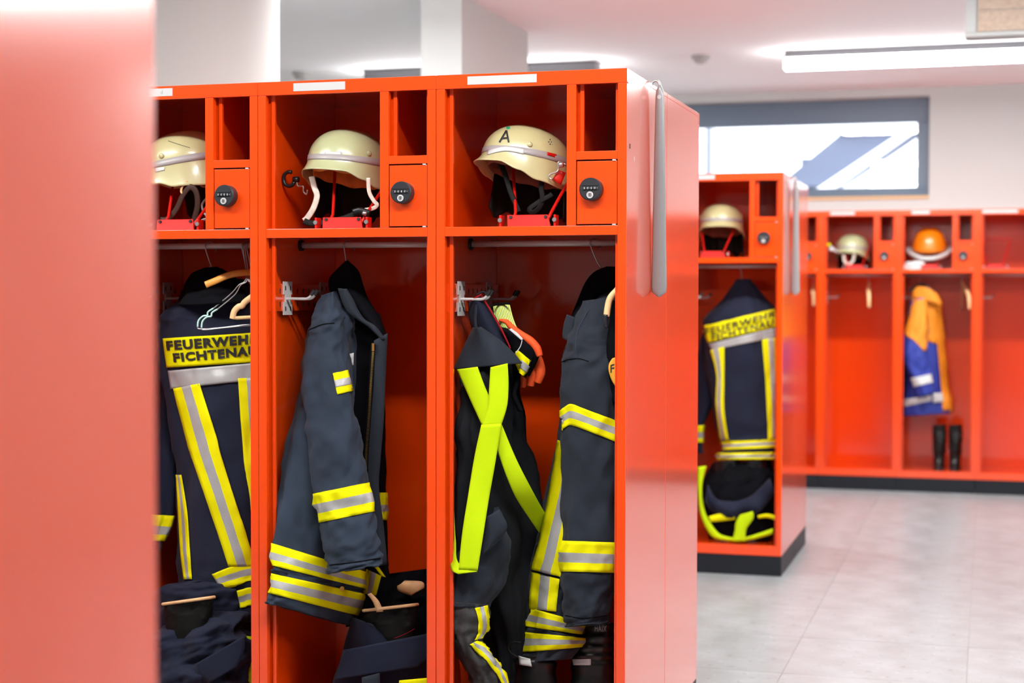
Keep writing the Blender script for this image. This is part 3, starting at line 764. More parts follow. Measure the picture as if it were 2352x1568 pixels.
# collar
sheet('collar', [(795, 600), (772, 622), (757, 640), (758, 665), (778, 690), (802, 712), (830, 738), (860, 762), (884, 792)], [(797, 598), (822, 622), (832, 650), (842, 680), (856, 705), (868, 725), (878, 745), (885, 765), (888, 795)], BLACK, J, 4.10, 12, 40, .035, .006)
sheet('collar_facing', [(777, 662), (786, 690), (800, 715), (822, 733), (850, 752), (876, 778)], [(796, 664), (812, 690), (822, 712), (838, 735), (862, 750), (884, 780)], SLATE, J, 4.055, 6, 30, .008, .004)
sheet('inside_tape', [(872, 898), (873, 948)], [(883, 896), (880, 930)], [YEL, SIL], J, 4.07, 3, 8, splits=None)
for p in J.children[-1].data.polygons: p.material_index = 1 if p.index < 12 else 0
o, tq = sheet('inner_hem', [(830, 1295), (800, 1380), (795, 1440)], [(889, 1290), (897, 1345), (880, 1420)], BLACK, J, 4.2, 6, 16, .01, .004, bvh=True)
patch('reflective_band', tq, [(841, 1306), (831, 1362)], [(876, 1322), (864, 1367)], [YEL, SIL], J, 4.2, 9, 8, .004)
patch('reflective_band', tq, [(859, 1301), (877, 1323)], [(868, 1299), (886, 1325)], YEL, J, 4.2, 3, 8, .006, None)
bm = B(); p = on_surface(tb, 785, 1351, .003, 4.05); cyl(bm, p, p-ray(785, 1351)*.004, .006, None, 16); obj('press_stud', bm, GOLD, J, world=True)
sheet('paper_label', [(803, 812), (806, 838)], [(812, 810), (812, 838)], WHITEC, J, 4.06, 2, 3)
def coat_hanger(label, X, pts_hook, bar, mats, r=.0017, rb=.006, group=None, Yh=None):
    t = thing('coat_hanger', label, 'hanger', pts_hook[0], 0, group)
    bm = B(); tube(bm, pts_hook, r, 8, True, 40); obj('hook', bm, mats[0], t, True, world=True)
    bm = B(); tube(bm, bar, rb, 10, True, 40); obj('shoulder_bar', bm, mats[1], t, True, world=True)
    return t
def hookpts(px, pyend, Y, pxend=None, tilt=5):
    """over the rod and down: rod top ~ z 1.435"""
    e = P(pxend if pxend is not None else px, pyend, Y); X = P(px, 569, Y).x
    return [V((X+.018, Y+.010, 1.412)), V((X+.016, Y+.013, 1.424)), V((X+.008, Y+.008, 1.4365)), V((X, Y, 1.4375)), V((X-.004, Y-.010, 1.432)), V((X-.004, Y-.012, 1.42)), (V((X-.002, Y-.006, 1.40))+e)/2, e]
coat_hanger('thin wire hanger whose hook rises from the side-on navy jacket', 0, hookpts(797, 610, RODY, 795), [P(795, 610, RODY), P(795, 640, 4.18), P(797, 680, 4.15)], (STEEL, WOODL))
# ---- right-hand locker: jacket hung side-on against the end
J = thing('fire_jacket', 'navy fire jacket half behind the right post, right-hand front locker', 'jacket', (-.98, RODY, .5))
Lb = Loft([(1375, 650, 1440, 645, 4.2, .06), (1338, 715, 1462, 700, 4.2, .16), (1306, 785, 1468, 790, 4.2, .19), (1296, 850, 1470, 850, 4.2, .19), (1290, 950, 1470, 950, 4.2, .18), (1280, 1020, 1468, 1020, 4.2, .17), (1263, 1110, 1464, 1110, 4.2, .16), (1243, 1200, 1450, 1200, 4.19, .15),
           (1224, 1300, 1420, 1300, 4.18, .14), (1213, 1352, 1372, 1390, 4.17, .13), (1208, 1393, 1350, 1432, 4.17, .13), (1202, 1437, 1346, 1458, 4.17, .13), (1202, 1451, 1357, 1466, 4.17, .13), (1198, 1498, 1352, 1484, 4.17, .13), (1196, 1522, 1330, 1512, 4.17, .12)],
          fold(5, .016, 1.8, .2, .005, .9, .6))
ob, tb = loft_obj('body', Lb, SLATE, J, 72, 90)
band('reflective_band', Lb, 10, 11, J); band('reflective_band', Lb, 12, 13, J)
patch('pocket_flap', tb, [(1228, 1246), (1211, 1306)], [(1295, 1256), (1292, 1328)], SLATE, J, 4.05, 8, 8, .007, None, .003)
patch('reflective_band', tb, [(1286, 1010), (1262, 1149), (1241, 1248), (1224, 1307)], [(1350, 1020), (1330, 1149), (1305, 1252), (1290, 1326)], [YEL, SIL], J, 4.05, 9, 40, .011)
patch('reflective_band', tb, [(1222, 1312), (1216, 1397)], [(1286, 1330), (1278, 1404)], [YEL, SIL], J, 4.05, 9, 14, .004)
Ls = Loft([(1345, 690, 1420, 680, 4.06, .03), (1316, 750, 1424, 745, 4.05, .055), (1298, 800, 1430, 800, 4.04, .06), (1287, 850, 1434, 850, 4.03, .062), (1286, 930, 1438, 940, 4.03, .064), (1286, 1020, 1438, 1030, 4.03, .064), (1286, 1130, 1432, 1130, 4.03, .064),
           (1287, 1241, 1424, 1246, 4.03, .064), (1288, 1312, 1418, 1315, 4.03, .064), (1292, 1375, 1405, 1372, 4.03, .062), (1297, 1420, 1395, 1418, 4.03, .06), (1300, 1436, 1393, 1432, 4.03, .058)], fold(11, .011, 1.6, .3, .004, .9, 1.2, .017, 1.2, 1.1))
os_, ts_ = loft_obj('sleeve', Ls, SLATE, J, 56, 90)
band('reflective_band', Ls, 7, 8, J, .0025)
patch('reflective_band', ts_, [(1287, 942), (1299, 934), (1312, 927), (1340, 937), (1408, 963), (1432, 972)], [(1287, 989), (1299, 982), (1312, 976), (1340, 985), (1408, 1012), (1432, 1022)], [YEL, SIL], J, 4.0, 9, 40, .003)
patch('seam', ts_, [(1287, 832), (1305, 824), (1330, 823), (1352, 829)], [(1287, 834), (1305, 826), (1330, 825), (1352, 831)], BLACK, J, 4.0, 1, 20, .0012, None, .001)
patch('seam', ts_, [(1352, 712), (1328, 755), (1322, 790), (1326, 823)], [(1354, 712), (1330, 755), (1324, 790), (1328, 823)], NAVY, J, 4.0, 1, 20, .0012, None, .001)
patch('seam', ts_, [(1298, 1412), (1340, 1418), (1394, 1412)], [(1298, 1414), (1340, 1420), (1394, 1414)], BLACK, J, 4.0, 1, 20, .0012, None, .001)
sheet('collar', [(1394, 613), (1365, 626), (1345, 650), (1328, 690), (1312, 730), (1300, 772)], [(1450, 613), (1450, 640), (1425, 668), (1392, 682), (1362, 715), (1338, 765)], BLACK, J, 4.14, 12, 40, .045, .006)
sheet('collar_tab', [(1303, 722), (1296, 745), (1293, 772), (1298, 778)], [(1338, 735), (1330, 752), (1322, 775), (1310, 786)], SLATE, J, 4.09, 8, 14, .012, .004)
o, tq = sheet('chest_opening', [(1404, 690), (1401, 740), (1394, 790), (1398, 850), (1409, 930)], [(1440, 690), (1440, 740), (1440, 800), (1440, 860), (1440, 930)], BLACK, J, 3.985, 6, 20, .01, .002, bvh=True)
o, tbd = sheet('badge', [(1407, 822), (1399, 835), (1398, 850), (1403, 868), (1412, 885)], [(1436, 815), (1436, 835), (1436, 850), (1436, 868), (1436, 885)], mat('amber badge', (.62, .30, .015), .6), J, 3.955, 6, 12, 0, 0, solid=.002, bvh=True)
text_on('lettering', 'F', tbd, [(1402, 838), (1411, 835), (1411, 856), (1402, 856)], INK, J, 3.95, .003, .03)
t = coat_hanger('wooden hanger with a black clip beside the right locker post', 0, hookpts(1362, 615, RODY, 1381), [P(1440, 640, 3.99), P(1418, 665, 3.97), P(1400, 688, 3.965), P(1393, 726, 3.965)], (STEEL, WOODL), rb=.0085)
bm = B(); tube(bm, pxpath([(1392, 722), (1391, 738), (1394, 752)], 3.962), [.0095, .009, .005], 10, True, 8, flat=(1, 0, 0, .7)); obj('clip', bm, LOCKM, t, True, world=True, label='black plastic hanger clip')

# ---- leftmost locker: jacket with its back to us
def back_jacket(label, loc, Y, body, sleeve, seed, sleeve_band=None, hem=(), nu=72, famp=.022):
    J = thing('fire_jacket', label, 'jacket', loc)
    Lb = Loft(body, fold(seed, famp, 2.2, .2, .008, 1, .7), .8)
    o, tb = loft_obj('body', Lb, NAVY2, J, nu, 80)
    for a, b_ in hem: band('reflective_band', Lb, a, b_, J, .004)
    Ls = Loft(sleeve, fold(seed+3, .012, 1.6, .4, .006, .9, 1.5))
    loft_obj('sleeve', Ls, NAVY2, J, 40, 60)
    if sleeve_band: band('reflective_band', Ls, *sleeve_band, J, .003)
    return J, tb, Lb
Yb = 4.17
J, tb, Lb = back_jacket('navy fire jacket showing its lettered back, leftmost front locker', (-2.05, Yb, .5), Yb,
    [(455, 640, 560, 640, Yb, .05), (415, 685, 620, 680, Yb, .09), (376, 722, 655, 715, Yb, .11), (366, 750, 660, 745, Yb, .11), (370, 830, 660, 830, Yb, .10), (384, 900, 660, 900, Yb, .10), (402, 1000, 660, 1000, Yb, .10),
     (410, 1100, 660, 1100, Yb, .10), (412, 1200, 660, 1200, Yb, .10), (412, 1296, 660, 1280, Yb, .11), (412, 1345, 662, 1322, Yb, .11), (414, 1366, 660, 1342, Yb, .11), (416, 1408, 660, 1385, Yb, .11), (416, 1440, 658, 1420, Yb, .11)],
    [(385, 745, 425, 740, 4.24, .03), (362, 800, 425, 800, 4.24, .05), (350, 900, 420, 890, 4.23, .05), (338, 1000, 412, 990, 4.22, .05), (328, 1090, 408, 1060, 4.2, .05), (318, 1180, 399, 1184, 4.19, .05), (312, 1240, 376, 1242, 4.19, .05), (310, 1262, 370, 1262, 4.19, .05)], 21, (5, 6), ())
patch('reflective_band', tb, [(488, 1318), (530, 1301), (575, 1291), (652, 1283)], [(508, 1352), (545, 1344), (575, 1334), (652, 1325)], [YEL, SIL], J, Yb, 9, 30, .004)
patch('reflective_band', tb, [(545, 1356), (560, 1352), (575, 1348), (652, 1340)], [(553, 1396), (565, 1394), (575, 1390), (652, 1383)], [YEL, SIL], J, Yb, 9, 24, .004)
patch('name_panel', tb, [(375, 777), (378, 800), (384, 844)], [(640, 760), (640, 790), (640, 828)], YEL, J, Yb, 50, 12, .004, None)
patch('reflective_band', tb, [(387, 851), (393, 893)], [(640, 828), (640, 866)], SIL, J, Yb, 50, 8, .004, None)
text_on('lettering', 'FEUERWEHR', tb, [(383, 783), (598, 766), (598, 788), (386, 805)], INK, J, Yb, .0072, .05)
text_on('lettering', 'FICHTENAU', tb, [(398, 811), (594, 792), (594, 815), (402, 832)], INK, J, Yb, .0072, .05)
patch('reflective_band', tb, [(399, 892), (430, 1012), (442, 1050), (500, 1220), (526, 1300)], [(459, 880), (497, 1000), (509, 1048), (562, 1215), (588, 1300)], [YEL, SIL], J, Yb, 9, 60, .0045)
patch('reflective_band', tb, [(547, 868), (560, 1050), (574, 1150), (582, 1290)], [(608, 866), (620, 1050), (630, 1150), (636, 1280)], [YEL, SIL], J, Yb, 9, 50, .0045)
patch('reflective_band', tb, [(406, 1090), (411, 1180), (416, 1265), (424, 1330)], [(418, 1090), (432, 1180), (438, 1268), (442, 1330)], [YEL, SIL], J, Yb, 9, 30, .0045)
Lc = Loft([(472, 614, 498, 612, 4.16, .03), (440, 632, 530, 628, 4.16, .07), (420, 668, 560, 660, 4.15, .10), (408, 700, 590, 690, 4.13, .13)], fold(31, .008))
loft_obj('collar', Lc, BLACK, J, 48, 30)
coat_hanger('steel hanger hook rising from the lettered navy jacket', 0, hookpts(479, 612, RODY, 486), [P(486, 612, RODY), P(470, 650, 4.17), P(430, 690, 4.17)], (STEEL, WOODL))
# spare hangers bunched at the right of that locker
Yw = 4.02
t = thing('coat_hanger', 'amber curved wooden hanger, topmost of the spare hangers at left', 'hanger', P(565, 625, Yw), group='spare hangers in the leftmost front locker')
bm = B(); tube(bm, pxpath([(472, 654, Yw-.01), (494, 645, Yw), (525, 632, Yw+.02), (560, 626, Yw+.04), (590, 626, Yw+.06), (612, 634, Yw+.08), (628, 645, Yw+.1)], Yw), .0095, 10, True, 40, flat=(0, 1, 0, .55)); obj('shoulder_bar', bm, WOODD, t, True, world=True)
bm = B(); tube(bm, hookpts(563, 620, RODY, 566), .0016, 8, True, 40); obj('hook', bm, STEEL, t, True, world=True)
for k, (lab, dx, dy) in enumerate((('thin wire hanger with coated tip, rear of the wire pair at left', 0, 0), ('thin wire hanger with coated tip, front of the wire pair at left', 9, 2))):
    t = thing('coat_hanger', lab, 'hanger', P(565+dx, 640, Yw-.02*k), group='spare hangers in the leftmost front locker')
    y = Yw-.015*k
    bm = B(); tube(bm, pxpath([(566+dx/2, 640), (560+dx/2, 648), (548+dx/2, 655), (530+dx, 675+dy), (490+dx, 708+dy), (478+dx, 716+dy), (476+dx, 724+dy), (466+dx, 726+dy), (456+dx, 736+dy), (454+dx, 750+dy), (460+dx, 755+dy), (500+dx, 753+dy-k*2), (560, 746+dy), (595, 744+dy), (606, 740), (606, 733), (598, 700), (578, 655), (568+dx/2, 641)], y), .0016, 8, True, 120); obj('wire_frame', bm, STEEL, t, True, world=True)
    bm = B(); tube(bm, pxpath([(490+dx, 708+dy), (478+dx, 716+dy), (476+dx, 724+dy), (466+dx, 726+dy), (456+dx, 736+dy), (454+dx, 750+dy)], y), .0024, 8, True, 40); obj('grip_coating', bm, mat('mint coating', (.45, .72, .66), .4), t, True, world=True)
    bm = B(); tube(bm, hookpts(566+4*k, 640, RODY, 566+dx/2), .0016, 8, True, 40); obj('hook', bm, STEEL, t, True, world=True)
t = thing('coat_hanger', 'pale notched wooden hanger with trouser bar, lowest of the spare hangers', 'hanger', P(575, 690, Yw-.03), group=None)
bm = B(); tube(bm, pxpath([(534, 732), (538, 715), (548, 704), (556, 702), (562, 694), (575, 684), (590, 676), (602, 682)], Yw-.04), .0085, 10, True, 40, flat=(0, 1, 0, .7)); obj('shoulder_bar', bm, WOODL, t, True, world=True)
bm = B(); tube(bm, pxpath([(542, 730), (580, 728), (602, 728)], Yw-.04), .005, 10); obj('trouser_bar', bm, WOODL, t, True, world=True)
bm = B(); tube(bm, hookpts(574, 670, RODY, 588), .0016, 8, True, 40); obj('hook', bm, STEEL, t, True, world=True)

# ------------------------------------------------------------------ trousers, gloves, boots of the right-hand front locker
T = thing('fire_trousers', 'black fire trousers with lime braces hung from the hook, right-hand front locker', 'trousers', (-1.25, 4.1, .35))
Lt = Loft([(1075, 800, 1170, 800, 4.10, .05), (1060, 850, 1186, 850, 4.09, .07, 4.05), (1050, 930, 1198, 930, 4.09, .075, 4.03), (1045, 1010, 1212, 1010, 4.09, .075, 4.01), (1040, 1100, 1230, 1100, 4.09, .075, 4.0), (1038, 1200, 1240, 1200, 4.09, .075, 4.0), (1050, 1300, 1238, 1300, 4.12, .075, 4.03), (1090, 1400, 1236, 1400, 4.14, .07), (1120, 1500, 1238, 1500, 4.17, .065), (1135, 1640, 1240, 1640, 4.17, .065)],
          fold(41, .026, 2.1, .2, .012, 1, .9, .026, 2.6, .35))
o, tt = loft_obj('trouser_body', Lt, mat('black trouser cloth', (.0085, .0095, .012), .85, .1, bump=(800, .3, 'n'), var=.2), T, 64, 70)
Ll = Loft([(1095, 1150, 1128, 1140, 4.04, .03), (1066, 1200, 1156, 1190, 4.03, .05), (1044, 1270, 1164, 1265, 4.02, .055, 4.0), (1036, 1335, 1153, 1335, 4.01, .055, 3.985), (1034, 1392, 1124, 1396, 4.0, .05, 3.98)], fold(45, .012, 1.8, .5, .010, .9, 1.2))
loft_obj('left_leg', Ll, SLATE, T, 48, 40)
Lg = Loft([(1034, 1382, 1123, 1388, 4.0, .052, 3.98), (1033, 1430, 1124, 1438, 4.0, .052, 3.98), (1040, 1480, 1108, 1468, 4.0, .052, 3.985), (1062, 1530, 1142, 1512, 4.01, .052), (1086, 1572, 1164, 1556, 4.02, .052), (1110, 1640, 1190, 1630, 4.03, .052)], fold(47, .008, 1.8, .5, .006, .9, 2))
o, tg = loft_obj('shin_panel', Lg, GREYK, T, 48, 50)
patch('reflective_band', tg, [(1091, 1396), (1098, 1425), (1097, 1452), (1090, 1470)], [(1119, 1389), (1125, 1425), (1124, 1445), (1108, 1465)], [YEL, SIL], T, 4.02, 9, 20, .003)
patch('reflective_band', tg, [(1078, 1479), (1108, 1508), (1136, 1540), (1158, 1575)], [(1096, 1471), (1126, 1488), (1156, 1530), (1168, 1570)], [YEL, SIL], T, 4.02, 9, 26, .004)
sheet('waist_flap', [(1088, 752), (1072, 785), (1058, 815), (1044, 848)], [(1104, 752), (1148, 782), (1180, 812), (1199, 834)], SLATE, T, 4.02, 28, 30, .045, .03, solid=.005, wf=13)
sheet('curled_edge', [(1172, 822), (1186, 850), (1180, 885), (1176, 910), (1192, 945)], [(1196, 838), (1196, 850), (1192, 880), (1186, 905), (1202, 945)], BLACK, T, 4.06, 5, 24, .01, .004)
sheet('waistband_lining', [(1078, 692), (1078, 720), (1086, 752), (1096, 765)], [(1106, 678), (1130, 715), (1155, 760), (1174, 800)], NAVY2, T, 4.07, 16, 30, .035, .014, wf=12)
sheet('seam_tape', [(1102, 677), (1124, 712), (1150, 758), (1172, 802)], [(1107, 678), (1128, 712), (1154, 757), (1174, 800)], REDS, T, 4.045, 3, 40, .002, .002, solid=.002)
sheet('seam_tape', [(1077, 692), (1090, 686), (1104, 678)], [(1079, 689), (1092, 683), (1106, 675)], REDS, T, 4.04, 3, 20, .004, 0)
bm = B(); tube(bm, pxpath([(1096, 676), (1105, 671), (1113, 671), (1119, 680)], 4.06), .0022, 8, True, 20); obj('hanging_loop', bm, SLATE, T, True, world=True)
bm = B(); tube(bm, pxpath([(1093, 752), (1092, 735), (1093, 715), (1094, 700)], 4.035), .004, 8, True, 20); obj('loop_tape', bm, SLATE, T, True, world=True)
YS = 3.965
sheet('brace', [(1050, 848), (1078, 912), (1107, 975)], [(1097, 842), (1117, 895), (1152, 972)], LIME, T, YS+.005, 10, 30, .003, .006, solid=.003)
sheet('brace', [(1127, 843), (1124, 890), (1121, 930), (1107, 977)], [(1166, 834), (1168, 880), (1165, 930), (1152, 974)], LIME, T, YS-.003, 10, 30, .003, .006, solid=.003)
sheet('brace', [(1106, 975), (1090, 1050, YS-.008), (1076, 1135, YS-.018), (1062, 1225, YS-.032), (1054, 1308, YS-.042)], [(1152, 972), (1138, 1060, YS-.008), (1123, 1145, YS-.018), (1110, 1228, YS-.032), (1097, 1310, YS-.042)], LIME, T, YS-.006, 10, 40, .003, .006, solid=.003)
sheet('brace', [(1132, 1000), (1158, 1078), (1184, 1140, 4.0), (1216, 1190, 4.08), (1240, 1225, 4.14)], [(1152, 973), (1184, 1050), (1214, 1110, 4.0), (1244, 1165, 4.08), (1266, 1200, 4.14)], LIME, T, YS+.008, 10, 40, .003, .006, solid=.003)
sheet('brace', [(1034, 1168), (1033, 1250), (1036, 1304, YS-.03), (1052, 1318, YS-.042)], [(1042, 1170), (1047, 1240, YS-.01), (1053, 1292, YS-.03), (1096, 1312, YS-.043)], LIME, T, YS, 8, 30, .004, .0, solid=.003)
sheet('pocket_flap', [(1112, 1190), (1106, 1235), (1100, 1280)], [(1146, 1170), (1164, 1203), (1157, 1226), (1130, 1255)], SLATE, T, 3.955, 8, 16, .012, .005)
# gloves
G = thing('work_glove', 'orange and black work gloves with lime ribbed cuff on the hook', 'gloves', P(1190, 760, 4.1))
bm = B(); A_ = resample([(1132, 702), (1137, 732), (1150, 757), (1170, 785)], 15); B_ = resample([(1170, 699), (1178, 730), (1190, 757), (1212, 778)], 15); g = []
for i in range(15):
    row = []
    for j in range(45):
        f = j/44; p = A_[i].lerp(B_[i], f); dd = .022*sin(pi*f)+.0016*(1 if j % 2 else -1)
        row.append(bm.verts.new(P(p.x, p.y, 4.08)-ray(p.x, p.y)*dd))
    g.append(row)
for i in range(14):
    for j in range(44): bm.faces.new((g[i][j], g[i][j+1], g[i+1][j+1], g[i+1][j])).material_index = 1 if j % 4 == 0 else 0
obj('ribbed_cuff', bm, [mat('pale lime knit', (.66, .80, .22), .8), BLACK], G, True, solid=.003, world=True)
bm = B(); tube(bm, pxpath([(1132, 701), (1150, 697), (1171, 697)], 4.055), .003, 8, True, 12); obj('cuff_hem', bm, BLACK, G, True, world=True)
sheet('palm', [(1150, 752), (1165, 785), (1182, 815), (1186, 850)], [(1185, 765), (1218, 790), (1236, 812), (1212, 862)], BLACK, G, 4.07, 12, 20, .028, .004, solid=.012)
o, tgl = sheet('back_hand', [(1160, 762), (1176, 800), (1186, 850)], [(1205, 785), (1226, 812), (1207, 868)], BLACK, G, 4.05, 12, 16, .02, .0, bvh=True)
patch('reflective_patch', tgl, [(1190, 804), (1183, 812), (1186, 856)], [(1224, 832), (1217, 846), (1200, 866)], YEL, G, 4.03, 8, 10, .009, None)
patch('reflective_patch', tgl, [(1198, 826), (1193, 843)], [(1217, 842), (1208, 856)], SIL, G, 4.03, 8, 6, .012, None)
sheet('size_label', [(1170, 757), (1185, 770), (1199, 782)], [(1174, 754), (1189, 765), (1201, 778)], WHITEC, G, 4.02, 3, 10)
bm = B(); tube(bm, pxpath([(1199, 782), (1195, 796), (1184, 811)], 4.02), .0012, 8, True, 12); obj('white_cord', bm, WHITEC, G, True, world=True)
for nm, pts, r in (('thumb', [(1146, 735), (1162, 738), (1176, 752), (1196, 768), (1218, 783), (1233, 800), (1240, 818)], [.003, .007, .0085, .010, .0115, .0115, .008]),
                   ('finger', [(1222, 800), (1236, 830), (1241, 855), (1234, 878)], [.012, .014, .014, .011]),
                   ('finger', [(1212, 830), (1222, 858), (1218, 886)], [.012, .014, .010]),
                   ('finger', [(1196, 845), (1203, 870), (1201, 889)], [.010, .010, .007])):
    bm = B(); tube(bm, pxpath(pts, 4.06 if nm == 'thumb' else 4.1), r, 12, True, 30); obj(nm, bm, ORGLOVE, G, True, world=True)
def boot(label, secs, Y, zfloor, m=RUBBER, parent=None, ribs=True, toe=True, rim=None, group=None, lining=None):
    p0 = P((secs[-1][0]+secs[-1][2])/2, secs[-1][1], Y); base = V((p0.x, Y, zfloor))
    t = thing('boot', label, 'boot', base, group=group)
    L = Loft(secs, (lambda a, v: .0022*sin(v*9)) if ribs else fold(3, .003), .9)
    bm = B(); L.mesh(bm, 40, 60, captop=False); bmesh.ops.recalc_face_normals(bm, faces=bm.faces)
    # continue straight down to the foot
    tr = BVHTree.FromBMesh(bm)
    obj('shaft', bm, m, t, True, solid=.005, offset=-1, world=True)
    v = L.n-1; c = L.c[-1]; a = L.a[-1].length; b_ = L.b[-1].length
    zt = c.z; bm = B(); rings = []
    for i in range(15):
        f = i/14; z = zt+(zfloor+.022-zt)*f; ft = max(0, (f-.35)/.65) if toe else 0
        rings.append([bm.verts.new((c.x+cos(2*pi*j/40)*a*(1-.05*ft), c.y-sin(2*pi*j/40)*b_*(1+(.95*ft**1.5 if sin(2*pi*j/40) > 0 else .1*ft))*.98, z)) for j in range(40)])
    for i in range(14):
        for j in range(40): bm.faces.new((rings[i][j], rings[i+1][j], rings[i+1][(j+1) % 40], rings[i][(j+1) % 40]))
    bm.faces.new(rings[-1][::-1]); obj('foot', bm, m, t, True, world=True)
    bm = B(); rings2 = []
    for z in (zfloor+.024, zfloor):
        rings2.append([bm.verts.new((r_.co.x if False else c.x+cos(2*pi*j/40)*a*1.0, c.y-sin(2*pi*j/40)*b_*(2.0 if sin(2*pi*j/40) > 0 else 1.12), z)) for j, r_ in enumerate(rings[-1])] if False else [bm.verts.new((c.x+cos(2*pi*j/40)*a*1.0, c.y-sin(2*pi*j/40)*b_*(2.0 if sin(2*pi*j/40) > 0 else 1.12), z)) for j in range(40)])
    for j in range(40): bm.faces.new((rings2[0][j], rings2[1][j], rings2[1][(j+1) % 40], rings2[0][(j+1) % 40]))
    bm.faces.new(rings2[0]); bm.faces.new(rings2[1][::-1]); obj('sole', bm, DARK, t, False, world=True)
    if rim:
        bm = B(); tube(bm, [L.at(2*pi*j/40, 0, .001) for j in range(41)], .0045, 8, False); obj('rim', bm, rim, t, True, world=True)
    if lining:
        bm = B(); L.mesh(bm, 40, 20, 0, 1.2, -.0075, captop=False); obj('lining', bm, lining, t, True, world=True)
    return t, tr, L
ZF = ZK+.042
t, trb, L = boot('black ribbed boot under the jacket hem, left of the pair at right', [(1186, 1505, 1276, 1505, 4.12, .05), (1183, 1530, 1278, 1530, 4.12, .052), (1182, 1600, 1280, 1600, 4.12, .054)], 4.12, ZF)
patch('size_label', trb, [(1192, 1506), (1194, 1526)], [(1218, 1512), (1222, 1530)], WHITEC, t, 4.07, 5, 5, .002, None)
bm = B(); tube(bm, pxpath([(1190, 1510), (1172, 1498), (1168, 1485), (1180, 1474), (1196, 1476)], 4.07), .003, 8, True, 30); obj('pull_loop', bm, LEATHER, t, True, world=True)
t, trb, L = boot('black ribbed boot against the right post with a printed shaft', [(1348, 1436, 1412, 1430, 4.13, .045), (1335, 1470, 1412, 1468, 4.13, .05), (1314, 1500, 1412, 1500, 4.13, .052), (1312, 1530, 1412, 1530, 4.13, .052), (1310, 1600, 1413, 1600, 4.13, .054)], 4.13, ZF)
patch('size_label', trb, [(1316, 1513), (1318, 1527)], [(1358, 1512), (1358, 1527)], WHITEC, t, 4.07, 6, 5, .002, None)
text_on('lettering', 'HAIX', trb, [(1367, 1434), (1393, 1436), (1393, 1450), (1367, 1449)], mat('grey boot print', (.22, .22, .23), .6), t, 4.07, .003, .01)

# ------------------------------------------------------------------ trousers and boots in the middle and leftmost lockers
T = thing('fire_trousers', 'navy trousers crumpled over boots on the floor, middle front locker', 'trousers', (-1.52, 4.15, ZF))
Lk = Loft([(885, 1318, 985, 1305, 4.26, .05), (868, 1350, 1000, 1335, 4.26, .08), (850, 1400, 1010, 1390, 4.25, .1), (830, 1460, 1010, 1460, 4.25, .12), (815, 1560, 1012, 1560, 4.25, .12), (810, 1680, 1012, 1680, 4.25, .12)], fold(51, .02, 2, .5))
loft_obj('waist', Lk, BLACK, T, 56, 50)
sheet('leg_fold', [(812, 1418), (795, 1470), (782, 1520), (765, 1570), (755, 1660)], [(862, 1438), (910, 1470), (960, 1490), (1000, 1500), (1005, 1640)], NAVY2, T, 4.08, 30, 30, .05, .035, solid=.006, wf=9)
sheet('leg_fold', [(790, 1492), (782, 1520), (772, 1560)], [(1000, 1452), (1000, 1490), (960, 1530)], NAVY2, T, 4.02, 30, 16, .02, .02, solid=.006, wf=9)
sheet('reflective_band', [(918, 1562), (915, 1590)], [(1000, 1555), (1000, 1590)], YEL, T, 3.99, 8, 6, .01)
sheet('grey_tab', [(832, 1555), (832, 1620)], [(872, 1545), (874, 1620)], SLATE, T, 4.0, 6, 6, .006)
t, trb, L = boot('black leather boot with tan lining poking from the crumpled trousers', [(836, 1402, 958, 1388, 4.1, .055), (834, 1440, 957, 1432, 4.1, .056), (845, 1500, 958, 1500, 4.1, .056)], 4.1, ZF, LEATHER, ribs=False, rim=TAN, lining=TAN)
sheet('pull_tab', [(845, 1364), (858, 1382), (866, 1405)], [(852, 1362), (870, 1380), (880, 1404)], TAN, t, 4.05, 4, 10, .003)
sheet('seam', [(905, 1465), (930, 1455), (952, 1443)], [(905, 1466.5), (930, 1456.5), (952, 1444.5)], REDS, t, 4.04, 1, 10)
t, trb, L = boot('second leather boot with a tan tongue, behind the tan-rimmed one', [(908, 1352, 985, 1342, 4.22, .05), (905, 1400, 988, 1395, 4.22, .052), (905, 1500, 990, 1500, 4.22, .054)], 4.22, ZF, LEATHER, ribs=False, toe=False, lining=TAN)
sheet('tongue', [(914, 1345), (916, 1355), (945, 1366)], [(930, 1334), (970, 1336), (974, 1350)], TAN, t, 4.14, 8, 10, .01)

T = thing('fire_trousers', 'dark navy trousers heaped over boots, leftmost front locker', 'trousers', (-2.1, 4.15, ZF))
Lk = Loft([(390, 1340, 500, 1326, 4.11, .03), (362, 1352, 540, 1340, 4.11, .055), (345, 1385, 566, 1375, 4.12, .075), (330, 1450, 580, 1440, 4.13, .08), (330, 1700, 580, 1700, 4.15, .1)], fold(61, .012, 2.2, .6, .010, 1, 2, .02))
loft_obj('waist', Lk, NAVY2, T, 64, 50)
Lk = Loft([(378, 1432, 470, 1405, 4.1, .04), (356, 1458, 560, 1408, 4.07, .09), (340, 1500, 570, 1455, 4.06, .11), (335, 1560, 566, 1505, 4.06, .12), (335, 1620, 558, 1580, 4.06, .12), (330, 1700, 555, 1690, 4.1, .12)], fold(66, .035, 2.4, .8, .025, 1.2, 1.6, .045, 1.6, .9))
o, tk = loft_obj('leg_fold', Lk, NAVY2, T, 72, 60)
sheet('pocket_flap', [(448, 1525), (455, 1550), (480, 1568)], [(560, 1460), (562, 1490), (545, 1530)], NAVY2, T, 3.955, 10, 12, .012, .006)
sheet('brace', [(566, 1460), (567, 1490), (568, 1520), (566, 1600)], [(580, 1462), (580, 1490), (582, 1520), (580, 1600)], LIME, T, 4.05, 3, 16, .002)
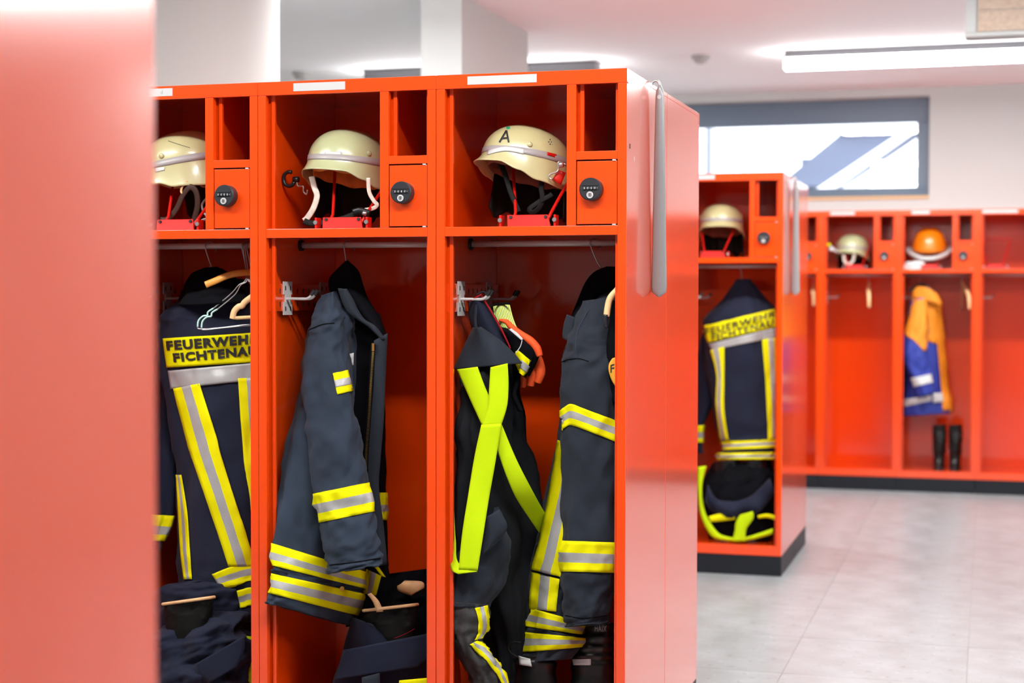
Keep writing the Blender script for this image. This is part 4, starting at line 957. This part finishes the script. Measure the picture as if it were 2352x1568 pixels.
t, trb, L = boot('black boot with brown leather rim in the heaped navy trousers', [(375, 1387, 491, 1371, 4.03, .05), (379, 1420, 484, 1412, 4.03, .05), (384, 1490, 484, 1490, 4.04, .05)], 4.04, ZF, LEATHER, ribs=False, rim=TAN, lining=mat('brown lining', (.36, .14, .05), .55))

# ------------------------------------------------------------------ second row locker: jacket, trousers, boots
Yc = 7.65
J, tb, Lb = back_jacket('blurred fire jacket showing its lettered back, second row locker', (-1.1, Yc, .6), Yc,
    [(1695, 640, 1722, 640, Yc, .04), (1658, 690, 1765, 690, Yc, .09), (1620, 728, 1795, 728, Yc, .12), (1613, 755, 1800, 755, Yc, .12), (1622, 850, 1797, 850, Yc, .11), (1640, 950, 1793, 950, Yc, .11), (1653, 1003, 1792, 1003, Yc, .11),
     (1656, 1014, 1792, 1008, Yc, .11), (1658, 1033, 1792, 1027, Yc, .11), (1650, 1040, 1792, 1038, Yc, .11), (1648, 1055, 1792, 1054, Yc, .11)],
    [(1625, 742, 1650, 745, 7.72, .03), (1606, 800, 1655, 810, 7.72, .06), (1600, 900, 1648, 900, 7.71, .06), (1594, 978, 1617, 976, 7.70, .05), (1594, 1016, 1614, 1016, 7.70, .05), (1594, 1040, 1612, 1040, 7.70, .05)], 73, (3, 4), ((7, 8), (9, 10)), 56, .014)
patch('name_panel', tb, [(1612, 749), (1627, 787)], [(1782, 709), (1783, 750)], YEL, J, Yc, 30, 8, .005, None)
text_on('lettering', 'FEUERWEHR', tb, [(1619, 756), (1780, 714), (1780, 729), (1621, 771)], INK, J, Yc, .010, .015)
text_on('lettering', 'FICHTENAU', tb, [(1635, 769), (1776, 732), (1776, 748), (1637, 784)], INK, J, Yc, .010, .015)
patch('reflective_band', tb, [(1628, 790), (1636, 804)], [(1783, 752), (1783, 774)], SIL, J, Yc, 30, 6, .005, None)
patch('reflective_band', tb, [(1632, 804), (1646, 860), (1645, 930), (1656, 1010)], [(1664, 796), (1664, 860), (1664, 940), (1674, 1010)], [YEL, SIL], J, Yc, 10, 30, .006, [(.2, 0), (.55, 1), (1, 0)])
patch('reflective_band', tb, [(1750, 780), (1757, 860), (1762, 940), (1764, 1010)], [(1784, 774), (1785, 860), (1786, 940), (1786, 1008)], [YEL, SIL], J, Yc, 9, 30, .006, [(.42, 0), (.78, 1), (1, 0)])
coat_hanger('hanger hook above the blurred lettered jacket of the second row', 0, [P(1706, 612, 7.64), P(1703, 606, 7.645), P(1700, 612, 7.64), P(1703, 628, 7.64), P(1704, 640, 7.65)], [P(1704, 640, 7.65), P(1690, 665, 7.65), P(1660, 692, 7.65)], (STEEL, WOODL), .002)
T = thing('fire_trousers', 'dark trousers rolled down over boots with lime braces, second row locker', 'trousers', (-1.1, 7.6, ZF))
Lk = Loft([(1645, 1062, 1770, 1058, 7.66, .08), (1622, 1100, 1776, 1092, 7.6, .11), (1612, 1130, 1782, 1125, 7.6, .13), (1614, 1172, 1784, 1172, 7.6, .14), (1620, 1196, 1782, 1196, 7.6, .13), (1630, 1226, 1778, 1224, 7.6, .12), (1636, 1244, 1770, 1240, 7.6, .11)], fold(81, .022, 3, .6))
bm = B(); Lk.mesh(bm, 64, 40, captop=False); bmesh.ops.recalc_face_normals(bm, faces=bm.faces); tk = BVHTree.FromBMesh(bm); obj('rolled_leg', bm, BLACK, T, True, solid=.006, world=True)
sheet('waist_fold', [(1626, 1112), (1640, 1140), (1660, 1150), (1695, 1150), (1730, 1135), (1768, 1098)], [(1620, 1150), (1634, 1172), (1660, 1186), (1700, 1188), (1742, 1176), (1780, 1130)], NAVY2, T, 7.45, 8, 40, .02, .03)
sheet('brace', [(1604, 1072), (1604, 1120), (1610, 1180), (1632, 1228), (1660, 1240), (1710, 1242), (1775, 1226)], [(1622, 1070), (1612, 1120), (1619, 1175), (1642, 1215), (1664, 1231), (1710, 1234), (1775, 1214)], LIME, T, 7.44, 5, 50, .006)
sheet('brace', [(1700, 1182), (1690, 1200), (1688, 1220), (1682, 1242)], [(1729, 1174), (1730, 1190), (1714, 1215), (1712, 1242)], LIME, T, 7.42, 6, 20, .008)
sheet('reflective_band', [(1628, 1186), (1654, 1180), (1686, 1182)], [(1632, 1198), (1658, 1196), (1688, 1192)], YEL, T, 7.44, 4, 14, .004)
sheet('reflective_band', [(1740, 1184), (1760, 1180), (1782, 1184)], [(1742, 1190), (1762, 1188), (1782, 1194)], YEL, T, 7.45, 4, 14, .004)
for k, x in enumerate((1670, 1732)):
    boot('black rubber boot inside the rolled trousers, %s of the second row pair' % ('left' if k == 0 else 'right'), [(x-31, 1060, x+29, 1056, 7.6, .055), (x-29, 1100, x+28, 1100, 7.6, .056), (x-28, 1160, x+28, 1160, 7.6, .056)], 7.6, ZF, RUBBER, ribs=False, toe=False)

# ------------------------------------------------------------------ far wall: orange and blue jacket, boots, hangers
Yf = 11.12
J = thing('work_jacket', 'orange and blue work jacket with white bands, far wall locker', 'jacket', (-.4, Yf, .6))
Lb = Loft([(2098, 664, 2125, 664, Yf, .05), (2092, 690, 2158, 688, Yf, .12), (2084, 730, 2162, 730, Yf, .14), (2078, 766, 2166, 766, Yf, .14), (2075, 830, 2172, 830, Yf, .14), (2075, 905, 2180, 905, Yf, .14), (2074, 930, 2184, 912, Yf, .14), (2074, 956, 2188, 948, Yf, .14)], fold(91, .02, 2, .4))
o, tb = loft_obj('body', Lb, BLUE, J, 56, 50)
patch('shoulder_panel', tb, [(2098, 666), (2085, 720), (2077, 762)], [(2166, 680), (2160, 720), (2150, 790)], ORANGE, J, Yf, 20, 20, .006, None)
patch('front_panel', tb, [(2140, 700), (2150, 780), (2158, 860), (2166, 952)], [(2160, 695), (2172, 780), (2182, 860), (2190, 946)], ORANGE, J, Yf, 8, 30, .010, None)
patch('white_band', tb, [(2074, 918), (2076, 934)], [(2138, 907), (2140, 920)], WHITEC, J, Yf, 14, 4, .006, None)
patch('white_band', tb, [(2141, 903), (2143, 925)], [(2163, 902), (2166, 922)], WHITEC, J, Yf, 6, 4, .013, None)
Ls = Loft([(2094, 690, 2130, 680, 10.98, .04), (2084, 740, 2132, 740, 10.97, .06), (2078, 770, 2130, 785, 10.96, .06), (2075, 815, 2130, 815, 10.95, .06), (2084, 850, 2136, 842, 10.95, .06), (2094, 868, 2138, 859, 10.95, .06), (2100, 888, 2142, 878, 10.95, .06), (2108, 912, 2146, 900, 10.95, .055)], fold(95, .012))
os_, ts_ = loft_obj('sleeve', Ls, BLUE, J, 40, 60)
patch('sleeve_panel', ts_, [(2098, 690), (2085, 740), (2079, 767), (2100, 782), (2122, 806)], [(2132, 685), (2134, 720), (2134, 750), (2132, 775), (2126, 804)], ORANGE, J, 10.95, 14, 24, .006, None)
band('white_band', Ls, 5, 6, J, .004, [(1, 0)], [WHITEC])
sheet('collar', [(2096, 682), (2098, 668), (2108, 658)], [(2165, 700), (2150, 672), (2128, 660)], ORANGE, J, 10.96, 8, 10, .02, .006)
coat_hanger('dark hanger in the collar of the orange and blue jacket', 0, [P(2112, 640, 11.12), P(2115, 632, 11.13), P(2112, 645, 11.12), P(2113, 660, 11.1)], [P(2090, 668, 11.0), P(2108, 655, 11.0), P(2124, 655, 10.98), P(2146, 672, 10.96)], (STEEL, LOCKM), .002, .010)
for k, x in enumerate((2157, 2194)):
    boot('%s black boot of the pair standing in the far wall locker' % ('left' if k == 0 else 'right'), [(x-15, 976, x+15, 974, 11.05, .05), (x-15, 1000, x+15, 1000, 11.05, .05), (x-13, 1040, x+13, 1040, 11.05, .048)], 11.05, ZF, RUBBER, ribs=False)
def far_hanger(label, px, top, bot, lean=0):
    Y = 11.12; zr = 1.4265
    t = thing('coat_hanger', label, 'hanger', P(px, top, Y))
    e = P(px, top, Y); X = e.x
    bm = B(); tube(bm, [V((X, Y+.012, zr-.006)), V((X, Y+.006, zr+.012)), V((X, Y-.008, zr+.011)), V((X, Y-.012, zr-.01)), V((X, Y, e.z))], .0022, 8, True, 30); obj('hook', bm, STEEL, t, True, world=True)
    bm = B(); tube(bm, [V((X-.003, Y+.2, P(px, bot, Y).z)), V((X, Y+.08, e.z-.03)), V((X, Y, e.z)), V((X+lean*.5, Y-.09, e.z-.04)), P(px+lean*320, bot-28, Y-.17), P(px+lean*340, bot, Y-.19)], [.007, .008, .010, .010, .015, .016, .010], 10, True, 40, flat=(1, 0, 0, .75)); obj('shoulder_bar', bm, WOODL, t, True, world=True)
far_hanger('bare wooden hanger under the small pale helmet, far wall', 1996, 650, 706)
far_hanger('slanting wooden hanger right of the orange and blue jacket', 2210, 650, 710, .05)
far_hanger('bare wooden hanger peeping out left of the first far wall post', 1869, 655, 702)
